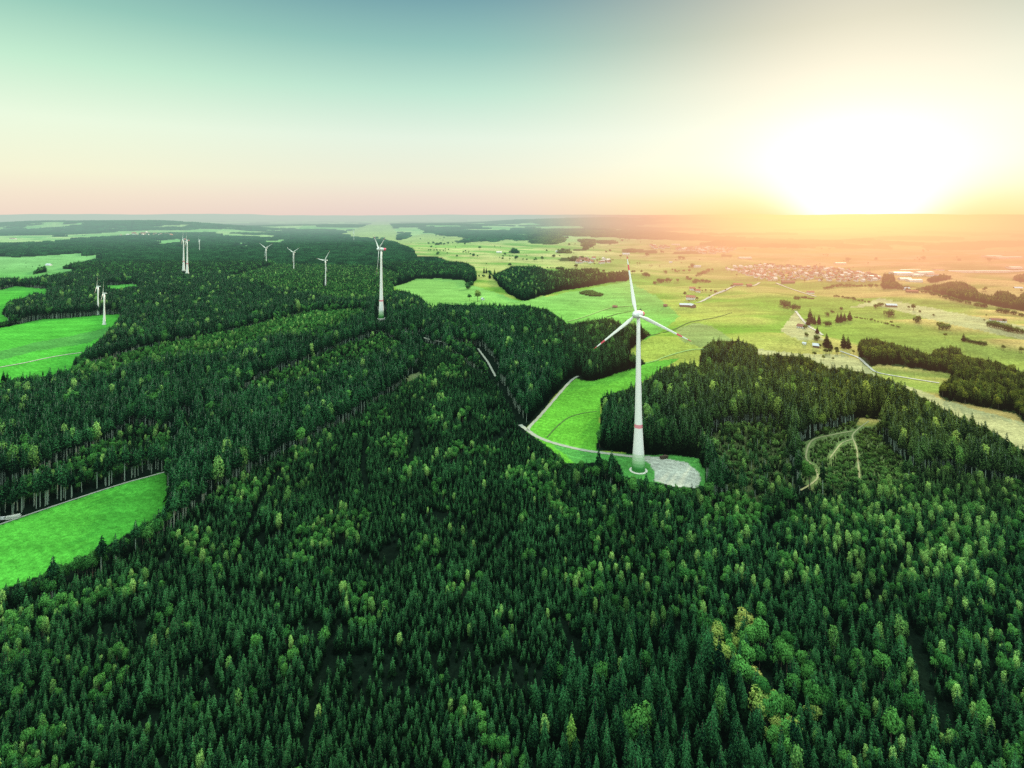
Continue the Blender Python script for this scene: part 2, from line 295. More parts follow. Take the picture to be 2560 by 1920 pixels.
# ------------------------------------------------------------------ tree meshes
def mesh_from(name, V, Fc, mats, mi=None):
    me = bpy.data.meshes.new(name)
    me.from_pydata([tuple(v) for v in V], [], [tuple(f) for f in Fc])
    for m in mats: me.materials.append(m)
    if mi is not None: me.polygons.foreach_set('material_index', mi)
    me.update()
    return me
def trunk_geo(h, r, sides=6, top=.25):
    V = []; Fc = []
    for k, (z, rr) in enumerate([(-.8, r * 1.25), (h * .05, r), (h * .5, r * .75), (h, r * top)]):
        for i in range(sides):
            a = 2 * math.pi * i / sides; V.append((rr * math.cos(a), rr * math.sin(a), z))
    for k in range(3):
        for i in range(sides):
            j = (i + 1) % sides; Fc.append((k * sides + i, k * sides + j, (k + 1) * sides + j, (k + 1) * sides + i))
    Fc.append(tuple(3 * sides + i for i in range(sides)))
    return V, Fc
def spruce_geo(seed, h=10., r=1.6, base=.1, tiers=15, nb=8, sub=2, droop=.35):
    """unit spruce crown: whorls of drooping ragged boughs"""
    R = random.Random(seed); V = []; Fc = []
    def kite(o, d, ln, w, dz, tw):
        side = Vector((-d.y, d.x, 0)) * w
        t = o + Vector((d.x, d.y, 0)) * ln + Vector((0, 0, -dz))
        m = o + Vector((d.x, d.y, 0)) * ln * .45 + Vector((0, 0, -dz * .15 + w * .45))
        i = len(V); V.extend([o, m + side + Vector((0, 0, -tw)), t, m - side + Vector((0, 0, -tw))])
        Fc.append((i, i + 1, i + 2)); Fc.append((i, i + 2, i + 3))
    lean = Vector((R.uniform(-.02, .02), R.uniform(-.02, .02), 0)) * h
    for k in range(tiers):
        t = (k + R.uniform(-.25, .25)) / tiers; t = min(max(t, 0), 1)
        z = h * (base + (1 - base) * t)
        rr = r * (1 - t) ** .8 * R.uniform(.8, 1.12) * (min(1, .55 + t * 3.2))
        n = max(3, int(nb * (1 - t * .5)))
        a0 = R.uniform(0, 6.28)
        for j in range(n):
            a = a0 + 2 * math.pi * j / n + R.uniform(-.25, .25); d = Vector((math.cos(a), math.sin(a), 0))
            ln = rr * R.uniform(.65, 1.2) + .12; o = lean * (z / h) + Vector((0, 0, z + R.uniform(-.15, .15)))
            dz = ln * droop * R.uniform(.5, 1.6)
            kite(o, d, ln, ln * R.uniform(.30, .48), dz, ln * .1)
            for s in range(sub):
                a2 = a + R.uniform(-.5, .5); d2 = Vector((math.cos(a2), math.sin(a2), 0)); q = R.uniform(.3, .6)
                kite(o + d * ln * q - Vector((0, 0, dz * q * .5)), d2, ln * (1 - q) * R.uniform(.8, 1.2), ln * .2, ln * droop * .6, ln * .06)
    # leader
    i = len(V); tp = lean + Vector((0, 0, h * 1.03))
    V.extend([tp, lean + Vector((.1, 0, h * .9)), lean + Vector((-.06, .09, h * .9)), lean + Vector((-.06, -.09, h * .9))]); Fc.extend([(i, i + 1, i + 2), (i, i + 2, i + 3), (i, i + 3, i + 1)])
    return V, Fc
def leafy_geo(seed, lobes, n=500, size=.5, core=.75):
    """leaf clumps spread over overlapping lobes (cx,cy,cz,rx,rz)"""
    R = random.Random(seed); V = []; Fc = []
    tot = sum(l[3] ** 2 for l in lobes)
    for (cx, cy, cz, rx, rz) in lobes:
        for _ in range(int(n * rx * rx / tot)):
            u = R.uniform(-.55, 1); a = R.uniform(0, 6.28); s = math.sqrt(max(0, 1 - u * u)); q = R.uniform(.72, 1.08)
            nrm = Vector((s * math.cos(a), s * math.sin(a), u))
            c = Vector((cx + rx * q * nrm.x, cy + rx * q * nrm.y, cz + rz * q * nrm.z))
            nn = (nrm + Vector((R.uniform(-.7, .7), R.uniform(-.7, .7), R.uniform(-.4, .9)))).normalized()
            t = nn.orthogonal().normalized(); b = nn.cross(t); sz = size * R.uniform(.5, 1.2); rot = R.uniform(0, 3.14)
            t, b = t * math.cos(rot) + b * math.sin(rot), b * math.cos(rot) - t * math.sin(rot)
            i = len(V); V.extend([c + t * sz, c + b * sz * .7, c - t * sz * .9, c - b * sz * .6]); Fc.append((i, i + 1, i + 2, i + 3))
    return V, Fc
def join_geo(parts):
    V = []; Fc = []; mi = []
    for (v, f, m) in parts:
        o = len(V); V.extend(v); Fc.extend([tuple(i + o for i in q) for q in f]); mi.extend([m] * len(f))
    return V, Fc, mi

# every prototype is 10 m tall; kinds: list of (crown mesh, trunk mesh, merged mesh)
PROTO = {}
def add_proto(kind, crown, trunk, lm, bm_):
    cm = mesh_from(kind + '_crown', *crown, [M[lm]]); tm = mesh_from(kind + '_trunk', *trunk, [M[bm_]])
    V, Fc, mi = join_geo([(crown[0], crown[1], 0), (trunk[0], trunk[1], 1)])
    PROTO.setdefault(kind, []).append((cm, tm, mesh_from(kind, V, Fc, [M[lm], M[bm_]], mi)))
for s in range(6):
    add_proto('tall_spruce', spruce_geo(s, 10, 1.25 + .1 * (s % 3), .42 + .05 * (s % 3), 15, 8, 2, .45), trunk_geo(9.6, .13), 'spruce', 'bark')
for s in range(6):
    add_proto('young_spruce', spruce_geo(20 + s, 10, 1.9 + .12 * (s % 3), .06, 15, 8, 2, .3), trunk_geo(9.5, .13), 'young', 'barkd')
for s in range(4):
    add_proto('full_spruce', spruce_geo(40 + s, 10, 1.6 + .15 * (s % 2), .08, 24, 10, 3, .5), trunk_geo(9.5, .15), 'spruce', 'barkd')
for s in range(4):
    R = random.Random(60 + s); lob = [(0, 0, 6.2, 2.6, 2.6)] + [(R.uniform(-1.8, 1.8), R.uniform(-1.8, 1.8), R.uniform(5, 8.4), R.uniform(1.1, 1.7), R.uniform(1.0, 1.5)) for _ in range(7)]
    add_proto('broadleaf', leafy_geo(60 + s, lob, 700, .42), trunk_geo(6.5, .22), 'broad', 'barkd')
for s in range(4):
    R = random.Random(80 + s); lob = [(R.uniform(-.3, .3), R.uniform(-.3, .3), z, 1.55 * math.sin(math.pi * min(.93, (z - 1.2) / 9.5)) ** .8 + .2, 1.2) for z in (2.6, 3.8, 5, 6.2, 7.4, 8.5, 9.2)]
    add_proto('larch', leafy_geo(80 + s, lob, 520, .34), trunk_geo(9, .14), 'larch', 'bark')
for s in range(3):
    R = random.Random(90 + s); lob = [(0, 0, 5.5, 2.9, 3.0)] + [(R.uniform(-2.2, 2.2), R.uniform(-2.2, 2.2), R.uniform(4.6, 8.2), R.uniform(1.2, 1.9), R.uniform(1.0, 1.6)) for _ in range(9)]
    add_proto('autumn_tree', leafy_geo(90 + s, lob, 1000, .38), trunk_geo(6, .22), 'autumn', 'barkd')
for s in range(3):
    R = random.Random(110 + s); lob = [(R.uniform(-2.5, 2.5), R.uniform(-2.5, 2.5), R.uniform(2.5, 5.5), R.uniform(2.2, 3.4), R.uniform(2.5, 3.6)) for _ in range(6)]
    add_proto('bush', leafy_geo(110 + s, lob, 420, .75), trunk_geo(4, .3), 'bush', 'barkd')

def clump_geo(seed):
    """forty metres of far canopy: small ragged crowns of mixed height"""
    R = random.Random(seed); V = []; Fc = []
    for i in range(46):
        x = R.uniform(-22, 22); y = R.uniform(-22, 22); h = R.uniform(17, 26); r = R.uniform(2.6, 3.8)
        for k, (z0, z1, rr) in enumerate([(0, .75 * h, r), (h * .45, h, r * .7)]):
            b = len(V); n = 6; a0 = R.uniform(0, 6)
            V.append((x + R.uniform(-.4, .4), y, z1 + R.uniform(-1, 1)))
            for j in range(n):
                a = a0 + 6.283 * j / n; q = rr * R.uniform(.7, 1.25); V.append((x + q * math.cos(a), y + q * math.sin(a), z0 + R.uniform(0, 2)))
            for j in range(n): Fc.append((b, b + 1 + j, b + 1 + (j + 1) % n))
    return V, Fc
for s in range(4):
    v, f = clump_geo(200 + s); PROTO.setdefault('clump', []).append((None, None, mesh_from('canopy_clump', v, f, [M['spruce']])))

PCOL = bpy.data.collections.new('tree_sources')   # not linked: only the scatters read it
KIDX = {}
for kind in sorted(PROTO):
    for i, (_, _, me) in enumerate(PROTO[kind]):
        o = bpy.data.objects.new('%s_source_%02d' % (kind, i), me); PCOL.objects.link(o)
order = sorted(o.name for o in PCOL.objects)
for kind in PROTO:
    KIDX[kind] = [order.index('%s_source_%02d' % (kind, i)) for i in range(len(PROTO[kind]))]

def tag(o, label=None, cat=None, group=None, kind=None):
    if label: o['label'] = label
    if cat: o['category'] = cat
    if group: o['group'] = group
    if kind: o['kind'] = kind
    return o

_gn = None
def scatter_group():
    global _gn
    if _gn: return _gn
    g = bpy.data.node_groups.new('tree_scatter', 'GeometryNodeTree')
    g.interface.new_socket('Geometry', in_out='INPUT', socket_type='NodeSocketGeometry')
    g.interface.new_socket('Geometry', in_out='OUTPUT', socket_type='NodeSocketGeometry')
    N, L = g.nodes, g.links
    gi = N.new('NodeGroupInput'); go = N.new('NodeGroupOutput'); ip = N.new('GeometryNodeInstanceOnPoints'); ci = N.new('GeometryNodeCollectionInfo')
    ci.inputs['Collection'].default_value = PCOL; ci.inputs['Separate Children'].default_value = True; ci.inputs['Reset Children'].default_value = True
    def at_(name, t):
        n = N.new('GeometryNodeInputNamedAttribute'); n.data_type = t; n.inputs['Name'].default_value = name; return n.outputs['Attribute']
    L.new(gi.outputs[0], ip.inputs['Points']); L.new(ci.outputs[0], ip.inputs['Instance']); ip.inputs['Pick Instance'].default_value = True
    L.new(at_('idx', 'INT'), ip.inputs['Instance Index']); L.new(at_('rot', 'FLOAT_VECTOR'), ip.inputs['Rotation']); L.new(at_('scl', 'FLOAT_VECTOR'), ip.inputs['Scale'])
    L.new(ip.outputs[0], go.inputs[0]); _gn = g
    return g
def scatter(name, P, idx, hs, label, cat, wid=None, group=None):
    n = len(P)
    if n == 0: return
    me = bpy.data.meshes.new(name); me.vertices.add(n); me.vertices.foreach_set('co', P.astype(np.float32).ravel())
    rot = np.stack([rng.normal(0, .02, n), rng.normal(0, .02, n), rng.uniform(0, 6.28, n)], 1)
    w = (hs / 10) * (rng.uniform(.85, 1.2, n) * np.where(np.isin(idx, KIDX['broadleaf']), .72, np.where(np.isin(idx, KIDX['larch']), .82, 1.)) if wid is None else wid)
    scl = np.stack([w, w, hs / 10], 1)
    a = me.attributes.new('idx', 'INT', 'POINT'); a.data.foreach_set('value', idx.astype(np.int32))
    a = me.attributes.new('rot', 'FLOAT_VECTOR', 'POINT'); a.data.foreach_set('vector', rot.astype(np.float32).ravel())
    a = me.attributes.new('scl', 'FLOAT_VECTOR', 'POINT'); a.data.foreach_set('vector', scl.astype(np.float32).ravel())
    o = bpy.data.objects.new(name, me); COL.objects.link(o)
    md = o.modifiers.new('scatter', 'NODES'); md.node_group = scatter_group()
    tag(o, label, cat, group, 'stuff')
    return o
def tree(name, kind, v, x, y, z, h, label, cat, group=None, wid=1.0, rz=None):
    crown, trunk, _ = PROTO[kind][v % len(PROTO[kind])]
    r = bpy.data.objects.new(name, None); COL.objects.link(r); r.location = (x, y, z); r.rotation_euler = (0, 0, rz if rz is not None else random.uniform(0, 6.28))
    s = h / 10; r.scale = (s * wid, s * wid, s)
    tag(r, label, cat, group)
    for nm, me in (('crown', crown), ('trunk', trunk)):
        o = bpy.data.objects.new(nm, me); COL.objects.link(o); o.parent = r
    return r

# ------------------------------------------------------------------ plant the forest
TOWER_BASES = []
def plant():
    YMAX = 2500.
    out = []
    for y0, y1, sp in ((196, 420, 2.2), (420, 900, 2.6), (900, 1600, 3.4), (1600, YMAX, 4.6)):
        ys = np.arange(y0, y1, sp)
        xm = 1.03 * y1 + 40
        xs = np.arange(-xm, xm, sp)
        X, Y = np.meshgrid(xs, ys); X = X.ravel(); Y = Y.ravel()
        k = np.abs(X) < 1.0 * Y + 40; X = X[k]; Y = Y[k]
        X = X + rng.uniform(-.46, .46, len(X)) * sp; Y = Y + rng.uniform(-.46, .46, len(Y)) * sp
        out.append(np.stack([X, Y, np.full(len(X), sp)], 1))
    A = np.concatenate(out); X, Y, SP = A.T
    Z = height(X, Y)
    px, py = proj(X, Y, Z)
    c = cls_at(px, py)
    n = len(X); r = rng.random(n); r2 = rng.random(n)
    big = fbm(X / 60., Y / 60., 3); pat = fbm(X / 35. + 7, Y / 35. + 3, 2); rows = vnoise(X / 9., Y / 9. + 40)
    # per class: spacing, mean height, spread, species mix
    sp = np.full(n, 99.); hh = np.zeros(n); kind = np.full(n, -1)
    KN = ['tall_spruce', 'young_spruce', 'full_spruce', 'broadleaf', 'larch', 'autumn_tree', 'bush']
    def rule(m, spacing, hm, hsd, mix):
        sp[m] = spacing; hh[m] = hm * (1 + rng.normal(0, hsd, m.sum()))
        q = r2[m]; kk = np.full(m.sum(), KN.index(mix[0][0])); acc = 0
        for nm, p in mix:
            kk[(q >= acc) & (q < acc + p)] = KN.index(nm); acc += p
        kind[m] = kk
    rule(c == TALL, 4.8, 26, .12, [('tall_spruce', .97), ('broadleaf', .015), ('larch', .015)])
    rule((c == TALL) & (Y < 330), 4.4, 15.5, .24, [('full_spruce', .95), ('broadleaf', .03), ('larch', .02)])
    rule((c == TALL) & (pat > .6) & (Y > 700) & (Y < 2000), 4.6, 21, .16, [('tall_spruce', .70), ('broadleaf', .16), ('young_spruce', .14)])
    rule((c == TALL) & (Y >= 2000), 5.2, 23, .12, [('full_spruce', .85), ('broadleaf', .15)])
    rule(np.isin(c, [PEN, WOODC]), 4.6, 23, .12, [('tall_spruce', .4), ('full_spruce', .53), ('broadleaf', .05), ('larch', .02)])
    rule(np.isin(c, [WOODG, WOODI]), 4.8, 19, .14, [('full_spruce', .7), ('broadleaf', .3)])
    rule(c == WOODX, 5.2, 15, .2, [('broadleaf', .35), ('full_spruce', .65)])
    rule(c == YOUNG, 2.7, 8.0, .26, [('young_spruce', .984), ('broadleaf', .008), ('larch', .008)])
    rule((c == YOUNG) & (Y < 360), 2.5, 8.3, .30, [('young_spruce', .986), ('broadleaf', .008), ('larch', .006)])
    rule((c == YOUNG) & (big > .6), 3.5, 11, .18, [('young_spruce', .90), ('broadleaf', .07), ('larch', .03)])
    pt2 = fbm(X / 28. + 91, Y / 28. + 13, 2)
    rule((c == YOUNG) & (pt2 > .69), 3.0, 9, .2, [('young_spruce', .5), ('broadleaf', .38), ('larch', .12)])
    gap = (c == YOUNG) & (pt2 < .30); sp[gap] = 5.5
    rule(c == BROAD, 4.6, 9.5, .25, [('broadleaf', .74), ('young_spruce', .14), ('larch', .12)])
    rule(c == MIX, 3.9, 9.5, .25, [('broadleaf', .32), ('young_spruce', .62), ('larch', .06)])
    rule(c == MIX2, 3.0, 9.8, .28, [('young_spruce', .89), ('broadleaf', .07), ('larch', .04)])
    rule((c == MIX2) & (pat > .66), 3.3, 10.5, .2, [('young_spruce', .76), ('broadleaf', .16), ('larch', .08)])
    rule(c == PALE, 3.2, 10.8, .2, [('young_spruce', .68), ('broadleaf', .12), ('larch', .20)])
    rule(c == SCRUB, 4.0, 6, .5, [('young_spruce', .55), ('bush', .3), ('larch', .15)])
    rule(c == LOW, 2.5, 3.8, .4, [('young_spruce', .45), ('bush', .40), ('broadleaf', .15)])
    rule(c == AUT, 5.2, 14, .2, [('autumn_tree', .36), ('broadleaf', .32), ('young_spruce', .32)])
    rule((c == AUT) & (pat > .62), 4.6, 14, .2, [('broadleaf', .5), ('young_spruce', .5)])
    rule(c == SHRUB, 4.2, 5, .25, [('bush', 1.0)])
    m = (c == SCRUB) & (r > .93); hh[m] = 20; kind[m] = 0
    for dy in (5, 11, 18):
        e = (kind == 0) & np.isin(cls_at(px, py + dy), [MEAD, MEADY, DRY, GRASSD, GRAVEL]) & (px > 900)
        kind[e] = 2
    e = np.isin(c, [PEN, WOODC]) & (kind == 0) & (rng.random(n) < .6); kind[e] = 2
    keep = (kind >= 0) & (rng.random(n) < np.minimum(1, (SP / sp) ** 2 * 1.0))
    # planted rows: jitter already; gaps
    keep &= ~((c == YOUNG) & (rows < .1)) & ~((c == MIX2) & (rows < .12))
    hh *= (.8 + .4 * big)
    broadm = np.isin(kind, [3, 5]); hh[broadm] *= .95
    hh[kind == 4] *= 1.03
    # keep tops out of the open land that the photo shows
    OPEN = [MEAD, MEADY, DRY, GRAVEL, GRASSD, STUB]
    wide = np.where(broadm, .20, .13) * hh
    jit = rng.uniform(.6, 1.05, n)
    for rnd in range(4):
        bad = np.zeros(n, bool)
        for fr in (None, .6, .3):
            qx, qy = proj(X, Y, Z + hh * (jit if fr is None else fr)); bad |= np.isin(cls_at(qx, qy), OPEN)
        for sx in (-1, 1):
            qx, qy = proj(X + sx * wide, Y, Z + hh * .55); bad |= np.isin(cls_at(qx, qy), OPEN)
        if rnd < 3:
            kind[bad & (rng.random(n) < .35)] = 3; hh[bad] *= .58; wide[bad] *= .58; kind[bad & (kind == 0)] = 1
        else: keep &= ~bad | (hh < 1.5)
    for cl, rad in CLEAR:
        lo = cl[:, :2].min(0) - rad; hi = cl[:, :2].max(0) + rad
        k = np.where(keep & (X > lo[0]) & (X < hi[0]) & (Y > lo[1]) & (Y < hi[1]))[0]
        if len(k) == 0: continue
        d = np.full(len(k), 1e9)
        for i in range(len(cl) - 1):
            a = cl[i, :2]; b = cl[i + 1, :2]; ab = b - a; L2 = max(ab @ ab, 1e-6)
            t = np.clip(((X[k] - a[0]) * ab[0] + (Y[k] - a[1]) * ab[1]) / L2, 0, 1)
            d = np.minimum(d, np.hypot(X[k] - a[0] - t * ab[0], Y[k] - a[1] - t * ab[1]))
        # a tree in front of a path must not hide it either: stretch the corridor towards the viewer
        keep[k[d < rad]] = False
        if rad > 5:
            qx, qy = proj(X[k], Y[k], Z[k] + hh[k] * .8)
    for frq in (1.0, .8, .6, .4, .25):
        qx, qy = proj(X, Y, Z + hh * frq)
        i = np.clip(((qx - RX0) // 2).astype(int), 0, RW - 1); j = np.clip(((qy - RY0) // 2).astype(int), 0, RH - 1)
        m = TRK[j, i]; low = m & (rng.random(n) < .85); hh[low] = np.minimum(hh[low] * .35, 3.0); kind[low] = 1
    for bx, by, br in TOWER_BASES: keep &= np.hypot(X - bx, Y - by) > br
    # outside the frame
    tx, ty = proj(X, Y, Z + hh)
    keep &= (tx > -260) & (tx < 2820) & (ty < 2010)
    return [a[keep] for a in (X, Y, Z, hh, kind, c)] + [KN]

# ------------------------------------------------------------------ mesh helpers
class MB:
    def __init__(s): s.v = []; s.f = []; s.m = []; s.mats = []
    def mi(s, m):
        if m not in s.mats: s.mats.append(m)
        return s.mats.index(m)
    def add(s, V, Fc, m):
        o = len(s.v); s.v.extend([tuple(q) for q in V]); s.f.extend([tuple(i + o for i in q) for q in Fc]); s.m.extend([s.mi(m)] * len(Fc))
    def box(s, x0, x1, y0, y1, z0, z1, m):
        s.add([(x0,y0,z0),(x1,y0,z0),(x1,y1,z0),(x0,y1,z0),(x0,y0,z1),(x1,y0,z1),(x1,y1,z1),(x0,y1,z1)], [(0,3,2,1),(4,5,6,7),(0,1,5,4),(1,2,6,5),(2,3,7,6),(3,0,4,7)], m)
    def lathe(s, prof, m, n=32, axis='z', cap=True):
        V = []; Fc = []
        for (r, z) in prof:
            for i in range(n):
                a = 2 * math.pi * i / n; V.append((r * math.cos(a), r * math.sin(a), z))
        for k in range(len(prof) - 1):
            for i in range(n):
                j = (i + 1) % n; Fc.append((k * n + i, k * n + j, (k + 1) * n + j, (k + 1) * n + i))
        if cap:
            Fc.append(tuple(reversed(range(n)))); Fc.append(tuple((len(prof) - 1) * n + i for i in range(n)))
        if axis == '-y': V = [(x, -z, y) for (x, y, z) in V]
        s.add(V, Fc, m)
    def mesh(s, name, smooth=False):
        me = bpy.data.meshes.new(name); me.from_pydata(s.v, [], s.f)
        for m in s.mats: me.materials.append(m)
        me.polygons.foreach_set('material_index', s.m)
        if smooth: me.polygons.foreach_set('use_smooth', [True] * len(me.polygons))
        me.update(); return me
    def obj(s, name, parent=None, smooth=False, loc=None, rot=None):
        o = bpy.data.objects.new(name, s.mesh(name, smooth)); COL.objects.link(o)
        if parent: o.parent = parent
        if loc: o.location = loc
        if rot: o.rotation_euler = rot
        return o
def empty(name, loc, rz=0):
    o = bpy.data.objects.new(name, None); COL.objects.link(o); o.location = loc; o.rotation_euler = (0, 0, rz); return o

# ------------------------------------------------------------------ turbines
def banded(name, base, bands, axis, rough=.35, dirt=.03):
    """paint whose colour steps along one object axis; bands = [(from position in m, colour)] over a length of 160 m"""
    m, N, L = new_mat(name)
    o = N.new('ShaderNodeOutputMaterial'); b = N.new('ShaderNodeBsdfPrincipled'); b.inputs['Roughness'].default_value = rough; b.inputs['Specular IOR Level'].default_value = .3
    tc = N.new('ShaderNodeTexCoord'); sp = N.new('ShaderNodeSeparateXYZ'); L.new(tc.outputs['Object'], sp.inputs[0])
    dv = N.new('ShaderNodeMath'); dv.operation = 'DIVIDE'; dv.inputs[1].default_value = 160; L.new(sp.outputs[axis], dv.inputs[0])
    cr = N.new('ShaderNodeValToRGB'); cr.color_ramp.interpolation = 'CONSTANT'
    el = cr.color_ramp.elements; el[0].position = 0; el[0].color = (*base, 1); el.remove(el[1])
    for p, c in bands:
        e = el.new(max(p / 160, 1e-4)); e.color = (*c, 1)
    L.new(dv.outputs[0], cr.inputs[0])
    no = N.new('ShaderNodeTexNoise'); no.inputs['Scale'].default_value = .35; no.inputs['Detail'].default_value = 5
    mp = N.new('ShaderNodeMapping'); mp.inputs['Scale'].default_value = (3, 3, .4); L.new(tc.outputs['Object'], mp.inputs[0]); L.new(mp.outputs[0], no.inputs['Vector'])
    mr = N.new('ShaderNodeMapRange'); mr.inputs['To Min'].default_value = 1 - 2.2 * dirt; mr.inputs['To Max'].default_value = 1 + .4 * dirt; L.new(no.outputs['Fac'], mr.inputs['Value'])
    vm = N.new('ShaderNodeVectorMath'); vm.operation = 'SCALE'; L.new(cr.outputs[0], vm.inputs[0]); L.new(mr.outputs[0], vm.inputs['Scale'])
    L.new(vm.outputs[0], b.inputs['Base Color']); L.new(b.outputs[0], o.inputs[0])
    return m
WHITE = (.90, .93, .90); RED = (.80, .12, .18)
M['conc'] = pmat('concrete', (.55, .58, .52), .9, .1, .15, .5)
M['nac'] = pmat('nacelle_paint', (.70, .78, .75), .4, .3, .08, .4)
M['red'] = pmat('red_paint', (.80, .10, .20), .45, .3, .12, .5)
M['darkm'] = pmat('dark_metal', (.05, .06, .06), .6, .3, .2, 2)
greens = [(0, (.06, .30, .06)), (3.2, (.10, .38, .10)), (4.6, (.22, .52, .20)), (7.2, (.38, .65, .34)), (10, (.52, .74, .48)), (12.8, (.66, .80, .62)), (15.6, WHITE)]
mt_cache = {}
def tower_mat(green, band):
    k = (green, band)
    if k not in mt_cache:
        b = [g for g in greens] if green else [(0, WHITE)]
        if band: b += [(band, (.82, .30, .36)), (band + 3.2, WHITE)]
        mt_cache[k] = banded('tower_paint', b[0][1], b[1:], 'Z')
    return mt_cache[k]
def blade_mat(L, red):
    k = ('blade', L, red)
    if k not in mt_cache:
        b = [] if not red else ([(L * .70, RED), (L * .80, WHITE), (L * .90, RED)] if red == 1 else [(L * .86, RED)])
        mt_cache[k] = banded('blade_paint', WHITE, b, 'Z', .3)
    return mt_cache[k]
def blade_mesh(L, cr, mat):
    """blade along +Z, root at z=0: round root, widest at a fifth, twisting and tapering to the tip"""
    mb = MB(); V = []; Fc = []; n = 14; st = [0, .02, .06, .11, .17, .25, .35, .46, .58, .7, .8, .88, .94, .98, 1]
    for t in st:
        z = L * t
        ch = cr * (np.interp(t, [0, .04, .17, .35, .6, .85, 1], [.52, .55, 1.0, .80, .52, .32, .07]))
        th = cr * (np.interp(t, [0, .04, .17, .35, .6, 1], [.52, .5, .32, .17, .09, .02]))
        tw = math.radians(np.interp(t, [0, .17, .5, 1], [20, 16, 6, 0])); off = -.22 * (ch - .52 * cr)
        bend = -1.2 * (L / 50) * t * t
        for i in range(n):
            a = 2 * math.pi * i / n; x = .5 * ch * math.cos(a) + off; y = .5 * th * math.sin(a) * (1 - .45 * math.cos(a) * (1 if t > .1 else 0))
            V.append((x * math.cos(tw) - y * math.sin(tw), x * math.sin(tw) + y * math.cos(tw) + bend, z))
    for k in range(len(st) - 1):
        for i in range(n):
            j = (i + 1) % n; Fc.append((k * n + i, k * n + j, (k + 1) * n + j, (k + 1) * n + i))
    Fc.append(tuple((len(st) - 1) * n + i for i in range(n)))
    mb.add(V, Fc, mat); return mb.mesh('blade', True)
mesh_cache = {}
def turbine(x, y, z, hh, rb, yaw, phase, label, style, prof=None, group='wind turbines in the forest', tilt=4, yawn=0):
    """hub height hh, blade length rb; yaw: the nose points to (-sin yaw, -cos yaw)"""
    t = empty('wind_turbine', (x, y, z)); tag(t, label, 'wind turbine', group)
    green, band, red, egg, rbase, rtop = style
    key = ('tw', hh, style)
    if key not in mesh_cache:
        mb = MB(); n = 48 if rb > 50 else 24
        pr = prof or [(rbase, 0), (rbase * .9, hh * .06), (rbase * .80, hh * .14), (rbase * .62, hh * .28), (rbase * .50, hh * .45), (rbase * .40, hh * .65), (rtop * 1.15, hh * .85), (rtop, hh - 1.5)]
        pr = [(pr[0][0], -4)] + pr
        mb.lathe(pr, tower_mat(green, band), n); mesh_cache[key] = mb.mesh('tower', True)
    o = bpy.data.objects.new('tower', mesh_cache[key]); COL.objects.link(o); o.parent = t
    mb = MB(); mb.lathe([(rbase * 1.32, -3), (rbase * 1.32, .25), (rbase * 1.25, .45), (rbase * 1.0, .45)], M['conc'], 40); mb.obj('foundation', t)
    s = rb / 50.
    ny = bpy.data.objects.new('nacelle', None)
    # nacelle: egg along -Y (nose), tail at +Y
    mb = MB()
    if egg:
        mb.lathe([(.05, -8.6 * s), (1.3 * s, -8.0 * s), (2.1 * s, -6.4 * s), (2.75 * s, -3.8 * s), (3.1 * s, -.8 * s), (3.15 * s, 1.4 * s), (3.0 * s, 2.6 * s)], M['nac'], 28, '-y')
    else:
        mb.lathe([(.3, -9.5 * s), (1.6 * s, -9.0 * s), (2.0 * s, -6 * s), (2.3 * s, -1 * s), (2.3 * s, 2.4 * s)], M['nac'], 20, '-y')
    nac = mb.obj('nacelle', t, True, (0, 0, hh)); nac.rotation_euler = (0, 0, -yaw)
    if red == 1:
        mb = MB(); mb.lathe([(1.25 * s, -8.75 * s), (2.05 * s, -8.1 * s), (2.6 * s, -6.2 * s), (2.72 * s, -4.4 * s), (2.55 * s, -4.4 * s)], M['red'], 28, '-y', False); mb.lathe([(.02, -8.9 * s), (1.3 * s, -8.72 * s)], M['red'], 28, '-y', False); mb.obj('tail_cap', nac, True)
    mb = MB(); mb.box(-.9 * s, .9 * s, 3.2 * s, 4.6 * s, 2.4 * s, 3.9 * s, M['darkm']); mb.box(-.08, .08, 3.8 * s, 3.95 * s, 3.9 * s, 5.0 * s, M['darkm']); mb.obj('cooler', nac)
    # rotor head in front
    ft = 2.7 * s
    mb = MB(); mb.lathe([(3.0 * s, ft), (3.15 * s, ft + 1.2 * s), (3.0 * s, ft + 2.8 * s), (2.45 * s, ft + 4.3 * s), (1.5 * s, ft + 5.4 * s), (.6 * s, ft + 5.9 * s), (.05, ft + 6 * s)] if egg else [(1.9 * s, ft), (1.8 * s, ft + 1.5 * s), (1.2 * s, ft + 2.6 * s), (.1, ft + 3.1 * s)], M['nac'], 28, '-y')
    hub = mb.obj('rotor_hub', nac, True)
    bk = ('bl', rb, red)
    if bk not in mesh_cache: mesh_cache[bk] = blade_mesh(rb - 1.6 * s, 3.4 * s if egg else 4.2 * s, blade_mat(rb, red))
    for k in range(3):
        a = math.radians(phase + 120 * k)
        b = bpy.data.objects.new('blade', mesh_cache[bk]); COL.objects.link(b); b.parent = hub
        # chord nearly in the rotor plane; rotate about the shaft (Y)
        b.rotation_euler = Euler((0, a, 0)); b.location = (math.sin(a) * 1.6 * s, -(ft + 1.6 * s), math.cos(a) * 1.6 * s)
    nac.rotation_euler = (math.radians(-tilt), 0, -yaw)
    return t
def turb_px(px, D):
    X = (px - CX) / F * D; return X, D, float(height(X, D))

